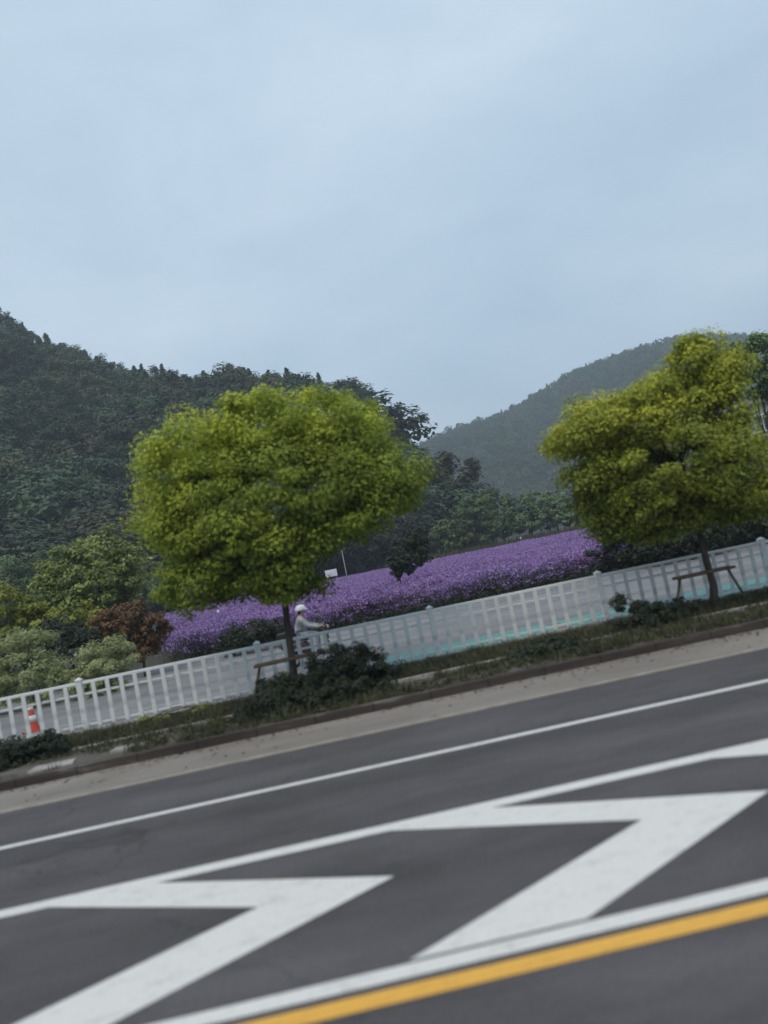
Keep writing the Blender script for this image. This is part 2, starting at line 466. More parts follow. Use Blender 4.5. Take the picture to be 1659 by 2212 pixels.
def tree(name, seed, base, top_z, trunk_r, lumps, mat, n_clump, clump_r, per, length, width, label, cat='tree', group=None,
         n_limb=16, shell=0.5, top_dx=0.0, flat=0.65, crown_name='crown', stem_name='trunk'):
    rng = np.random.default_rng(seed)
    root = empty(name, base)
    tag(root, label, cat, group)
    bx, by, bz = base
    lm = [(l[0] - bx, l[1] - by, l[2] - bz) + tuple(l[3:]) for l in lumps]
    me, cc = foliage_mesh(crown_name, rng, lm, n_clump, clump_r, per, length, width, mat, shell, flat)
    add_mesh(crown_name, me, root)
    sel = cc[rng.choice(len(cc), min(n_limb, len(cc)), replace=False)]
    g = wood(rng, (0, 0, 0), (top_dx, 0, top_z), trunk_r, [tuple(x) for x in sel], trunk_r * 0.5)
    g.build(stem_name, M['bark'], root)
    return root

def shrub(seed, base, lumps, mat, label, n_clump=60, clump_r=0.22, per=110, length=0.07, width=0.04, group=None, name='shrub', shell=0.3):
    return tree(name, seed, base, 0.35 * max(l[2] + l[5] for l in lumps), 0.035, lumps, mat, n_clump, clump_r, per, length, width,
                label, 'shrub', group, n_limb=14, shell=shell, crown_name='foliage', stem_name='stem')

# ------------------------------------------------------------------ ground, road, markings
FAR = 260.0
def sheet(name, x0, x1, y0, y1, z, mat, kind='structure'):
    o = Geo().quad(x0, x1, y0, y1, z).build(name, mat)
    return tag(o, kind=kind)

g = Geo(); g.quad(-4500, 4500, -2500, 6500, -0.06)
tag(g.build('ground', M['ground']), kind='structure')
sheet('road', -FAR, FAR, -14.0, 11.69, 0.0, M['asphalt'])
def marking(name, polys, mat, z=0.004):
    gg = Geo()
    for p in polys:
        gg.add([(x, y, z) for x, y in p], [tuple(range(len(p)))])
    o = gg.build(name, mat)
    return tag(o, kind='structure')
def band(y0, y1):
    return [(-FAR, y0), (FAR, y0), (FAR, y1), (-FAR, y1)]
marking('road_marking_edge_line', [band(9.68, 9.81)], M['white_paint'])
marking('road_marking_lane_line', [band(7.375, 7.57)], M['white_paint'])
marking('road_marking_white_line', [band(4.81, 4.965)], M['white_paint'])
marking('road_marking_yellow_line', [band(4.575, 4.735)], M['yellow_paint'])
chev = []
for k in range(-14, 15):
    ax = -0.10 + 3.17 * k
    chev.append([(ax, 6.33), (ax - 2.16, 7.375), (ax - 3.14, 7.375), (ax - 1.10, 6.33), (ax - 3.16, 5.0), (ax - 2.0, 5.0)])
gg = Geo()
for p in chev:                                     # the two arms of each chevron, as two quads that share their inner edge
    v = [(x, y, 0.004) for x, y in p]
    gg.add([v[0], v[1], v[2], v[3]], [(0, 1, 2, 3)])
    gg.add([v[0], v[3], v[4], v[5]], [(0, 1, 2, 3)])
tag(gg.build('road_marking_chevrons', M['white_paint']), kind='structure')

g = Geo(); g.box(-FAR, FAR, 11.61, 11.75, -0.05, 0.014)
tag(g.build('gutter_edge', M['gutter_edge'], bevel=0.004), kind='structure')
sheet('gutter', -FAR, FAR, 11.75, 13.22, 0.006, M['gutter'])
g = Geo(); g.box(-FAR, FAR, 13.21, 13.36, -0.1, 0.15)
tag(g.build('kerb', M['kerb'], bevel=0.012), kind='structure')
# planting strip with an uneven surface
rng = np.random.default_rng(4)
nx, ny = 420, 18
xs = np.concatenate([np.linspace(-FAR, -22, 60), np.linspace(-21.9, 24, nx), np.linspace(24.1, FAR, 60)])
ys = np.linspace(13.36, 17.06, ny)
X, Y = np.meshgrid(xs, ys)
Z = 0.11 + 0.035 * np.sin(X * 0.9 + 1.7 * Y) * np.sin(Y * 1.9 + X * 0.31) + rng.normal(0, 0.012, X.shape)
Z[0, :] = 0.13; Z[-1, :] = 0.12
V = np.stack([X, Y, Z], -1).reshape(-1, 3)
nX = len(xs)
I = (np.arange(ny - 1)[:, None] * nX + np.arange(nX - 1)[None, :]).ravel()
Q = np.stack([I, I + 1, I + nX + 1, I + nX], 1)
tag(add_mesh('verge', mesh_quads('verge', V, Q, M['soil'], smooth=True)), kind='structure')
g = Geo(); g.box(-FAR, FAR, 15.0, 15.09, -0.05, 0.165)
tag(g.build('verge_edging', M['concrete'], bevel=0.01), kind='structure')
sheet('path', -FAR, FAR, 17.06, 31.2, 0.10, M['path_asphalt'])
g = Geo()
for x0, x1, a, b in ((0.4, 4.6, 17.75, 19.3), (4.9, 7.7, 17.7, 19.35), (8.1, 14.5, 17.72, 19.5), (14.9, 40, 17.7, 19.4)):
    g.quad(x0, x1, a, b, 0.104)
tag(g.build('cycle_lane_marking', M['teal_paint']), kind='structure')
sheet('field', -FAR, FAR, 31.2, 150, 0.03, M['field_soil'])

# pale paving slabs lying loose on the verge
r_ = random.Random(8)
for i, (sx, sy, rz, lab) in enumerate(((-5.6, 13.78, 0.05, 'pale concrete slab lying in the verge beside the dark green weed shrub'),
                                       (-4.35, 14.05, -0.04, 'pale concrete slab lying in bare soil between the two verge shrubs'))):
    gs = Geo()
    w, d = (0.75, 0.36) if i == 0 else (0.62, 0.26)
    gs.add([(-w / 2, -d / 2, 0), (w / 2, -d / 2 * 0.8, 0), (w / 2 * 0.92, d / 2, 0), (-w / 2 * 0.9, d / 2 * 0.9, 0),
            (-w / 2, -d / 2, 0.07), (w / 2, -d / 2 * 0.8, 0.06), (w / 2 * 0.92, d / 2, 0.07), (-w / 2 * 0.9, d / 2 * 0.9, 0.075)],
           [(3, 2, 1, 0), (4, 5, 6, 7), (0, 1, 5, 4), (1, 2, 6, 5), (2, 3, 7, 6), (3, 0, 4, 7)])
    o = gs.build('concrete_slab', M['concrete'], bevel=0.012, loc=(sx, sy, 0.095)); o.rotation_euler.z = rz
    tag(o, lab, 'slab', 'loose slabs on the verge')

# ------------------------------------------------------------------ hills
def lerp_tab(x, tab):
    t = np.asarray(tab, float)
    return np.interp(x, t[:, 0], t[:, 1])
def vnoise(x, y, seed=0):
    r = np.random.default_rng(seed); out = 0
    for k in range(7):
        a, b, c = r.uniform(0, 6.28, 3); f = 0.012 * 1.6 ** k
        out = out + np.sin(x * f * math.cos(a) + y * f * math.sin(a) + b) * np.sin(y * f * math.cos(c) - x * f * math.sin(c) + a) / 1.5 ** k
    return out
LY = [(-420, 330), (-112, 300), (-88, 300), (-56, 280), (-25, 260), (3, 222), (15, 202), (23, 184), (30, 172), (40, 165)]
LZ = [(-420, 190), (-200, 150), (-112, 118), (-100, 111), (-88, 101), (-70, 87), (-56, 79), (-40, 71), (-25, 67), (-10, 57), (3, 48), (15, 37), (23, 20), (28, 8), (33, -0.5), (60, -3)]
LF = [(-420, 112), (-100, 104), (-25, 118), (15, 138), (30, 152), (60, 158)]
def left_hill(x, y):
    yr, zr, yf = lerp_tab(x, LY), lerp_tab(x, LZ), lerp_tab(x, LF)
    t = np.clip((y - yf) / (yr - yf), 0, 1); b = np.clip((y - yr) / 260.0, 0, 1)
    z = zr * (0.25 * t + 0.75 * t * t * (3 - 2 * t)) * (1 - b) ** 1.2
    return z + vnoise(x, y, 1) * 3.6 * np.clip(t * 2, 0, 1) * np.clip(zr / 30, 0, 1) * (1 - b)
RY = [(-300, 860), (60, 820), (500, 800), (1200, 780)]
RZ = [(-300, 70), (0, 88), (60, 96), (109, 110), (155, 119), (202, 124), (240, 139), (286, 156), (340, 163), (387, 167), (440, 160), (494, 140), (640, 128), (900, 130), (1300, 160)]
def right_hill(x, y):
    yr, zr = lerp_tab(x, RY), lerp_tab(x, RZ)
    yf = 430 - 0.05 * x
    t = np.clip((y - yf) / (yr - yf), 0, 1); b = np.clip((y - yr) / 500.0, 0, 1)
    return zr * (0.35 * t + 0.65 * t * t * (3 - 2 * t)) * (1 - b) + vnoise(x * 0.6, y * 0.6, 5) * 5 * np.clip(t * 3, 0, 1) * (1 - t) * (1 - b)
def terrain(name, fn, x0, x1, y0, y1, nx, ny):
    xs = np.linspace(x0, x1, nx); ys = np.linspace(y0, y1, ny)
    X, Y = np.meshgrid(xs, ys); Z = fn(X, Y) - 0.4
    V = np.stack([X, Y, Z], -1).reshape(-1, 3)
    I = (np.arange(ny - 1)[:, None] * nx + np.arange(nx - 1)[None, :]).ravel()
    Q = np.stack([I, I + 1, I + nx + 1, I + nx], 1)
    return tag(add_mesh(name, mesh_quads(name, V, Q, M['hill_soil'], smooth=True)), kind='structure')
terrain('hill', left_hill, -420, 60, 100, 560, 121, 116)
terrain('distant_hill', right_hill, -300, 1300, 400, 1300, 161, 91)

def hill_tree_mesh(name, seed, kind, detail=1.0):
    r = np.random.default_rng(seed)
    if kind == 'conifer':
        n = int(420 * detail)
        h = r.uniform(0.06, 1.0, n) ** 0.8
        rad_ = ((1 - h) ** 0.75 * 0.30 + 0.015) * (0.62 + 0.38 * np.abs(np.sin(h * 17.0 + r.uniform(0, 3))))      # tiers of branches
        a = r.uniform(0, 6.283, n)
        q = r.uniform(0.25, 1.0, n) * (1 + 0.3 * np.sin(a * 3 + h * 9))
        p = np.stack([np.cos(a) * rad_ * q, np.sin(a) * rad_ * q, h], 1)
        nr = unit(np.stack([np.cos(a) * 0.8, np.sin(a) * 0.8, 0.8 + 0 * a], 1) + r.normal(size=(n, 3)) * 0.35)
        t = r.uniform(0, 1, n)
        p += r.normal(0, 0.014, p.shape)
        V, Q = leaves(r, p, nr, 0.085 / detail ** 0.4, 0.045 / detail ** 0.4, 0.2)
        mat = L['conifer']
    else:
        k = r.integers(4, 7)
        lumps = [(0, 0, 0.62, 0.36, 0.36, 0.30)]
        for _ in range(k):
            a = r.uniform(0, 6.283); d = r.uniform(0.12, 0.30)
            s = r.uniform(0.16, 0.26)
            lumps.append((math.cos(a) * d, math.sin(a) * d, r.uniform(0.42, 0.86), s, s, s * 0.85))
        p, nr, t, _ = clump_points(r, lumps, int(34 * detail ** 0.5), 0.13, int(26 * detail ** 0.5), 0.7, 0.8, 0.22)
        V, Q = leaves(r, p, nr, 0.085 / detail ** 0.35, 0.06 / detail ** 0.35, 0.2)
        mat = L['hill_olive'] if kind == 'olive' else L['hill']
    g = Geo().tube([(0, 0, -0.05), (0.01, 0, 0.3), (0, 0.01, 0.6)], [0.03, 0.024, 0.014], 5)
    tv = np.array(g.v); tq = np.array([f for f in g.f if len(f) == 4])
    mi = np.concatenate([np.zeros(len(Q), int), np.ones(len(tq), int)])
    V2 = np.concatenate([V, tv]); Q2 = np.concatenate([Q, tq + len(V)])
    return mesh_quads(name, V2, Q2, [mat, M['bark']], np.concatenate([t, np.zeros(len(tq))]), mi)

near_kinds = [hill_tree_mesh('hillside_tree', 20 + i, k, d) for i, (k, d) in enumerate(
    [('broad', 3.0), ('broad', 3.0), ('broad', 3.0), ('olive', 3.0), ('olive', 3.0), ('conifer', 2.0), ('conifer', 2.0)])]
far_kinds = [hill_tree_mesh('far_tree', 40 + i, k, d) for i, (k, d) in enumerate(
    [('broad', 1.0), ('broad', 1.0), ('olive', 0.9), ('conifer', 0.7)])]

def instancer_group(name, meshes):
    src = bpy.data.collections.new(name + '_kinds')           # source shapes; not linked to the scene
    for i, me in enumerate(meshes):
        src.objects.link(bpy.data.objects.new('%s_kind_%02d' % (name, i), me))
    ng = bpy.data.node_groups.new(name, 'GeometryNodeTree')
    ng.interface.new_socket('Geometry', in_out='INPUT', socket_type='NodeSocketGeometry')
    ng.interface.new_socket('Geometry', in_out='OUTPUT', socket_type='NodeSocketGeometry')
    N, K = ng.nodes, ng.links
    gi, go = N.new('NodeGroupInput'), N.new('NodeGroupOutput')
    ci = N.new('GeometryNodeCollectionInfo'); ci.inputs['Collection'].default_value = src
    ci.inputs['Separate Children'].default_value = True; ci.inputs['Reset Children'].default_value = True
    ip = N.new('GeometryNodeInstanceOnPoints'); ip.inputs['Pick Instance'].default_value = True
    def attr(nm, ty):
        a = N.new('GeometryNodeInputNamedAttribute'); a.data_type = ty; a.inputs['Name'].default_value = nm
        return a.outputs['Attribute']
    K.new(gi.outputs[0], ip.inputs['Points']); K.new(ci.outputs['Instances'], ip.inputs['Instance'])
    K.new(attr('pick', 'INT'), ip.inputs['Instance Index'])
    K.new(attr('size', 'FLOAT_VECTOR'), ip.inputs['Scale'])
    K.new(attr('turn', 'FLOAT_VECTOR'), ip.inputs['Rotation'])
    K.new(ip.outputs['Instances'], go.inputs[0])
    return ng

def scatter(name, pts, scale, rot, pick, ng, label=None, cat=None):
    me = bpy.data.meshes.new(name)
    n = len(pts)
    me.vertices.add(n); me.vertices.foreach_set('co', np.asarray(pts, np.float32).ravel())
    a = me.attributes.new('size', 'FLOAT_VECTOR', 'POINT'); a.data.foreach_set('vector', np.asarray(scale, np.float32).ravel())
    a = me.attributes.new('turn', 'FLOAT_VECTOR', 'POINT'); a.data.foreach_set('vector', np.asarray(rot, np.float32).ravel())
    a = me.attributes.new('pick', 'INT', 'POINT'); a.data.foreach_set('value', np.asarray(pick, np.int32))
    me.update()
    o = link(bpy.data.objects.new(name, me))
    md = o.modifiers.new('scatter', 'NODES'); md.node_group = ng
    return tag(o, label, cat, kind='stuff')

# left hill: jittered grid of trees; the largest in view are objects, the rest one wood
rng = np.random.default_rng(11)
pts = []
gx = np.arange(-260, 50, 5.6); gy = np.arange(104, 345, 6.4)
GX, GY = np.meshgrid(gx, gy)
px = (GX + rng.uniform(-2.6, 2.6, GX.shape)).ravel(); py = (GY + rng.uniform(-3.0, 3.0, GX.shape)).ravel()
yf, yr, zr = lerp_tab(px, LF), lerp_tab(px, LY), lerp_tab(px, LZ)
ok = (py > yf - 4) & (py < yr + 22) & (px / py > -0.62) & (px / py < 0.25) & (zr > -0.4)
px, py, yr = px[ok], py[ok], yr[ok]
pz = left_hill(px, py) - 0.5
n = len(px)
h = rng.uniform(7.5, 14.5, n)
near_ridge = np.abs(py - yr) < 26
pick = rng.choice(5, n, p=[0.27, 0.26, 0.23, 0.12, 0.12])
con = near_ridge & (rng.uniform(size=n) < np.where(px < -40, 0.7, 0.6)) & (px < 6)
con |= rng.uniform(size=n) < 0.05
pick[con] = rng.integers(5, 7, con.sum())
h[con] = rng.uniform(5.5, 11.5, con.sum())
h[near_ridge & ~con] *= 0.66
h = h * np.where((py < 175) & ~con, 1.3, 1.0)
wide = np.where(con, rng.uniform(0.85, 1.25, n), rng.uniform(0.95, 1.35, n))
rot = rng.uniform(0, 6.283, n)
dist = np.sqrt(px ** 2 + py ** 2 + pz ** 2)
ax_ = px / py
prom = h * wide / dist * np.where((ax_ > -0.42) & (ax_ < 0.18), 1.0, 0.5) * np.where(near_ridge, 1.25, 1.0)
order = np.argsort(-prom)
solo = order[:290]; rest = order[290:]
names = {0: ('broadleaf_tree', 'dark green round crowned tree in the wood on the left hillside'),
         3: ('olive_tree_crown', 'olive tinged round crowned tree in the wood on the left hillside'),
         5: ('conifer_tree', 'narrow dark conifer standing in the wood on the left hillside')}
for i in solo:
    k = int(pick[i]); key = 0 if k < 3 else (3 if k < 5 else 5)
    nm = ('broadleaf_tree', 'broadleaf_tree', 'conifer_tree')[(0, 3, 5).index(key)]
    o = bpy.data.objects.new(nm, near_kinds[k])
    o.location = (px[i], py[i], pz[i]); o.rotation_euler.z = rot[i]
    o.scale = (h[i] * wide[i], h[i] * wide[i], h[i])
    link(o)
    tag(o, names[key][1], 'tree', ('dark round trees of the left hillside wood', 'olive tinged trees of the left hillside wood', 'conifers of the left hillside wood')[(0, 3, 5).index(key)])
ng_near = instancer_group('hillside_wood', near_kinds)
scatter('forest', np.stack([px, py, pz], 1)[rest], np.stack([h * wide, h * wide, h], 1)[rest],
        np.stack([0 * rot, 0 * rot, rot], 1)[rest], pick[rest], ng_near, 'dark mixed wood covering the left hillside up to its ridge', 'forest')
# far right hill
gx = np.arange(-40, 760, 7.2); gy = np.arange(440, 850, 9.5)
GX, GY = np.meshgrid(gx, gy)
fx = (GX + rng.uniform(-3.4, 3.4, GX.shape)).ravel(); fy = (GY + rng.uniform(-4.2, 4.2, GX.shape)).ravel()
ok = (fx / fy > 0.05) & (fx / fy < 0.82) & (fy < lerp_tab(fx, RY) + 30)
fx, fy = fx[ok], fy[ok]; n = len(fx)
fz = right_hill(fx, fy) - 0.6
fh = rng.uniform(7, 13, n); fw = rng.uniform(1.0, 1.4, n); fr = rng.uniform(0, 6.283, n)
ng_far = instancer_group('distant_wood', far_kinds)
scatter('distant_forest', np.stack([fx, fy, fz], 1), np.stack([fh * fw, fh * fw, fh], 1), np.stack([0 * fr, 0 * fr, fr], 1),
        rng.choice(4, n, p=[0.36, 0.32, 0.14, 0.18]), ng_far, 'hazy blue green wood covering the far right hillside', 'forest')

# ------------------------------------------------------------------ flower field, grass
def flower_patch(seed, n=66):
    r = np.random.default_rng(seed)
    V, Q, T, MI = [], [], [], []
    b = 0
    for _ in range(n):
        x, y = r.uniform(-0.6, 0.6, 2); hh = r.uniform(0.72, 1.08)
        lx, ly = r.normal(0, 0.07, 2)
        a = r.uniform(0, 3.14); dx, dy = math.cos(a) * 0.008, math.sin(a) * 0.008
        V += [(x - dx, y - dy, 0), (x + dx, y + dy, 0), (x + lx + dx, y + ly + dy, hh), (x + lx - dx, y + ly - dy, hh)]
        Q.append((b, b + 1, b + 2, b + 3)); T.append(r.uniform()); MI.append(1); b += 4
        c = np.array([x + lx, y + ly, hh]) + r.normal(0, 1, (12, 3)) * np.array([0.075, 0.075, 0.03]); c[6:, 2] -= r.uniform(0.05, 0.62)
        nr = unit(np.array([[0, 0, 1.0]]) + r.normal(size=(12, 3)) * 0.7)
        v, q = leaves(r, c, nr, 0.082, 0.066, 0.1)
        V += [tuple(p) for p in v]; Q += [tuple(k + b for k in f) for f in q]; T += list(r.uniform(0, 1, 12)); MI += [0] * 12; b += 48
    c = r.uniform([-0.6, -0.6, 0.05], [0.6, 0.6, 0.5], (40, 3))
    v, q = leaves(r, c, unit(r.normal(size=(40, 3))), 0.16, 0.04)
    V += [tuple(p) for p in v]; Q += [tuple(k + b for k in f) for f in q]; T += list(r.uniform(0, 1, 40)); MI += [1] * 40
    return mesh_quads('flower_patch', np.array(V), np.array(Q), [L['flower'], L['stem']], T, MI)
ng_fl = instancer_group('verbena', [flower_patch(60 + i) for i in range(5)])
gx = np.arange(-46, 72, 0.9); gy = np.concatenate([np.arange(32.3, 70, 0.85), np.arange(70.6, 112, 1.5)])
GX, GY = np.meshgrid(gx, gy)
rng = np.random.default_rng(14)
fx = (GX + rng.uniform(-0.4, 0.4, GX.shape)).ravel(); fy = (GY + rng.uniform(-0.4, 0.4, GX.shape)).ravel()
ok = (fx / fy > -0.235) & (fx / fy < 0.62) & (fx < 21 + (fy - 33) * 0.42) & (rng.uniform(size=len(fx)) < 0.94)
ok &= ~((fy > 90) & (fx > 15 + (fy - 90) * 0.1) & (fx < 24) & (fy > 104))
fx, fy = fx[ok], fy[ok]; n = len(fx)
s = rng.uniform(0.85, 1.15, n); sw = np.where(fy > 70, 1.6, 1.0)
scatter('flower_field', np.stack([fx, fy, np.full(n, 0.03)], 1), np.stack([s * sw, s * sw, s], 1),
        np.stack([0 * s, 0 * s, rng.uniform(0, 6.28, n)], 1), rng.integers(0, 5, n), ng_fl,
        'broad bed of purple verbena flowers beyond the fence', 'flowers')

def grass_tuft(seed, n=42, hh=0.22):
    r = np.random.default_rng(seed); V, Q, T = [], [], []
    for i in range(n):
        x, y = r.normal(0, 0.13, 2); h_ = hh * r.uniform(0.4, 1.25); a = r.uniform(0, 6.28); w = r.uniform(0.006, 0.014)
        lx, ly = math.cos(a) * h_ * r.uniform(0.1, 0.8), math.sin(a) * h_ * r.uniform(0.1, 0.8)
        wx, wy = -math.sin(a) * w, math.cos(a) * w
        V += [(x - wx, y - wy, 0), (x + wx, y + wy, 0), (x + lx + wx * .3, y + ly + wy * .3, h_), (x + lx - wx * .3, y + ly - wy * .3, h_)]
        Q.append((4 * i, 4 * i + 1, 4 * i + 2, 4 * i + 3)); T.append(r.uniform())
    return mesh_quads('grass_tuft', np.array(V), np.array(Q), L['grass'], T)
def weed(seed, n=70):
    r = np.random.default_rng(seed)
    c = r.normal(0, 1, (n, 3)) * np.array([0.13, 0.13, 0.06]); c[:, 2] = np.abs(c[:, 2]) + 0.02
    V, Q = leaves(r, c, unit(r.normal(size=(n, 3)) * 0.5 + np.array([0, 0, 1])), 0.07, 0.045)
    return mesh_quads('weed', V, Q, L['grass'], r.uniform(0, 1, n))
ng_gr = instancer_group('verge_grass', [grass_tuft(70), grass_tuft(71, 50, 0.16), grass_tuft(72, 34, 0.28), weed(73), weed(74)])
rng = np.random.default_rng(15)
n = 11000
fx = rng.uniform(-15, 18, n); fy = rng.uniform(13.42, 17.0, n)
dens = np.where(fy > 15.1, 0.95, 0.45) + 0.33 * np.sin(fx * 1.3 + fy * 2.0) * np.sin(fx * 0.47 - 1.0 + fy)
dens = np.where((fx < -3.2) & (fy < 14.6), dens - 0.32, dens)
ok = (rng.uniform(size=n) < dens) & (np.abs(fy - 15.045) > 0.10)
fx, fy = fx[ok], fy[ok]; n = len(fx); s = rng.uniform(0.3, 0.85, n) * np.where(fy > 16.4, 0.7, 1.0)
scatter('grass', np.stack([fx, fy, np.full(n, 0.10)], 1), np.stack([s, s, s], 1), np.stack([0 * s, 0 * s, rng.uniform(0, 6.28, n)], 1),
        rng.integers(0, 5, n), ng_gr, 'rough dark grass and weeds on the verge in front of the fence', 'grass')
# grass bank beyond the flower field
rng = np.random.default_rng(16)
n = 5200
fx = rng.uniform(6, 62, n); fy = rng.uniform(104, 118, n)
s = rng.uniform(3.0, 6.5, n)
scatter('meadow_grass', np.stack([fx, fy, np.full(n, -0.02)], 1), np.stack([s, s, s], 1), np.stack([0 * s, 0 * s, rng.uniform(0, 6.28, n)], 1),
        rng.integers(0, 5, n), ng_gr, 'strip of tall green grass along the far side of the flower field', 'grass')

rng = np.random.default_rng(18)
n = 620
fx = rng.uniform(-14, 16, n); fy = np.where(rng.uniform(size=n) < 0.75, 13.17 - np.abs(rng.normal(0, 0.16, n)), rng.uniform(11.8, 13.15, n))
V, Q = leaves(rng, np.stack([fx, fy, np.full(n, 0.016)], 1), unit(rng.normal(size=(n, 3)) * 0.25 + np.array([0, 0, 1.0])), 0.075, 0.04)
lo = add_mesh('fallen_leaves', mesh_quads('fallen_leaves', V, Q, L['brown'], rng.uniform(0, 1, n)))
tag(lo, 'dry brown leaves lying in the gutter along the kerb', 'leaves', kind='stuff')

# ------------------------------------------------------------------ fence
fence = empty('fence', (1.65, 17.2, 0.10))
tag(fence, 'long white picket fence with a bright top rail between verge and path', 'fence')
Geo().box(-FAR, FAR, -0.07, 0.07, -0.12, 0.075).build('plinth', M['concrete'], fence, bevel=0.01)
Geo().box(-60, 60, -0.035, 0.035, 1.035, 1.10).build('rail', M['rail_white'], fence, bevel=0.012)
Geo().box(-60, 60, -0.018, 0.018, 0.80, 0.845).build('rail', M['white_fence'], fence, bevel=0.006)
Geo().box(-60, 60, -0.018, 0.018, 0.14, 0.185).build('rail', M['white_fence'], fence, bevel=0.006)
pk = Geo()
pk.add([(-.045, -.016, .10), (.045, -.016, .10), (.045, .016, .10), (-.045, .016, .10),
        (-.045, -.016, 1.033), (.045, -.016, 1.033), (.045, .016, 1.033), (-.045, .016, 1.033)],
       [(3, 2, 1, 0), (4, 5, 6, 7), (0, 1, 5, 4), (1, 2, 6, 5), (2, 3, 7, 6), (3, 0, 4, 7)])
po = Geo().box(-.06, .06, -.06, .06, 0.0, 1.12).box(-.075, .075, -.075, .075, 1.122, 1.15)
po.add([(-.07, -.07, 1.151), (.07, -.07, 1.151), (.07, .07, 1.151), (-.07, .07, 1.151), (0, 0, 1.20)], [(0, 1, 4), (1, 2, 4), (2, 3, 4), (3, 0, 4), (3, 2, 1, 0)])
PITCH_X, SPAN = 0.30, 3.9
p0 = pk.build('picket', M['white_fence'], fence, bevel=0.006)
q0 = po.build('post', M['white_fence'], fence, bevel=0.006)
extra = Geo(); first = True; count = 0
for b in range(-15, 16):
    if b != 0:
        if abs(b) <= 6:
            c = q0.copy(); link(c, fence); c.location.x = b * SPAN
    for k in range(1, 13):
        x = b * SPAN + k * PITCH_X
        if -14.4 < x < 12.6 and count < 98:
            if first:
                p0.location = (x, -0.03, 0); first = False
            else:
                c = p0.copy(); link(c, fence); c.location = (x, -0.03, 0)
            count += 1
        elif abs(x) < 58:
            extra.box(x - .045, x + .045, -.046, -.014, .10, 1.033)
e = extra.build('pickets_beyond', M['white_fence'], fence); e['kind'] = 'stuff'

# dark low hedge between path and field
rng = np.random.default_rng(21)
hedge = empty('hedge', (14.0, 31.6, 0.06)); tag(hedge, 'long low dark clipped hedge between the path and the purple flowers', 'hedge')
n = 16000
c = rng.uniform([-13.5, -0.25, 0.0], [46, 0.25, 0.24], (n, 3))
keep = (np.abs(c[:, 1]) > 0.15) | (c[:, 2] > 0.14)
c = c[keep]; c[:, 2] += 0.03 * np.sin(c[:, 0] * 2.1) * np.sin(c[:, 0] * 0.63)
V, Q = leaves(rng, c, unit(rng.normal(size=c.shape) + np.array([0, -0.3, 0.5])), 0.12, 0.08)
add_mesh('foliage', mesh_quads('foliage', V, Q, L['dark'], rng.uniform(0, 0.6, len(c))), hedge)
g = Geo()
for k in range(115):
    x = -13.3 + k * 0.515
    g.tube([(x, 0, -0.05), (x + rng.normal() * 0.04, rng.normal() * 0.05, 0.14), (x + rng.normal() * 0.1, rng.normal() * 0.1, 0.26)], [0.02, 0.014, 0.006], 5)
hs_ = g.build('stems', M['bark'], hedge); hs_['kind'] = 'stuff'

# ------------------------------------------------------------------ street trees with their support frames
TY = 15.6
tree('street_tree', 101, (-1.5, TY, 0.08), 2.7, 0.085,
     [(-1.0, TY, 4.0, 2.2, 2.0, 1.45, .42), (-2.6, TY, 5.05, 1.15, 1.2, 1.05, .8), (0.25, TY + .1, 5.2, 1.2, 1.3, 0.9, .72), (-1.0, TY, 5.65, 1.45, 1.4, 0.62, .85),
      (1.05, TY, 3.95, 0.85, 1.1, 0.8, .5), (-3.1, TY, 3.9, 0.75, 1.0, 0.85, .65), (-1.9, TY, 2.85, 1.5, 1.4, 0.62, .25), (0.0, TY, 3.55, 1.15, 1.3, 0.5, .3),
      (-3.0, TY, 2.75, 0.75, 0.9, 0.5, .45), (-1.2, TY - .2, 2.5, 0.8, 0.9, 0.42, .2)],  # last numbers: light on the top and shade below, painted as leaf tone
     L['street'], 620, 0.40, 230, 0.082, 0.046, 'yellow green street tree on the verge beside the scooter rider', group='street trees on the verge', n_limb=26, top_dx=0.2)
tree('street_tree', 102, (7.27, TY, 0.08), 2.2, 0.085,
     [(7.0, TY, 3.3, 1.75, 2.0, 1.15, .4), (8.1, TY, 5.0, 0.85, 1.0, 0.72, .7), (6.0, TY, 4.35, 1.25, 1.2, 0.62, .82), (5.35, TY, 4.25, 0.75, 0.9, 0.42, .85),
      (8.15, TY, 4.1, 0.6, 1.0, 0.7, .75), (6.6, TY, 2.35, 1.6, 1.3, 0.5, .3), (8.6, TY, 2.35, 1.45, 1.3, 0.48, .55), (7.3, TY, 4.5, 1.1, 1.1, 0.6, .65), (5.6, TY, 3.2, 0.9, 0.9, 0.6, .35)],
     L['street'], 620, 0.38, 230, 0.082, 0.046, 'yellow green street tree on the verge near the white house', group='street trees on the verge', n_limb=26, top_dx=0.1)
def brace(x, lab):
    r = empty('tree_support', (x, TY - 0.02, 0.08)); tag(r, lab, 'tree support', 'timber supports round the street trees')
    for s, y in ((-1, -0.12), (1, 0.12)):
        Geo().tube([(-0.62, y, 0.84), (0.62, y, 0.85)], 0.03, 8).build('crossbar', M['stake'], r)
    for sx in (-1, 1):
        Geo().tube([(sx * 0.85, 0, -0.1), (sx * 0.5, 0, 0.87)], [0.034, 0.028], 8).build('leg', M['stake'], r)
brace(-1.54, 'dark timber crossbar support round the trunk above the big dark shrub')
brace(7.22, 'dark timber crossbar support round the trunk beside the lone small shrub')

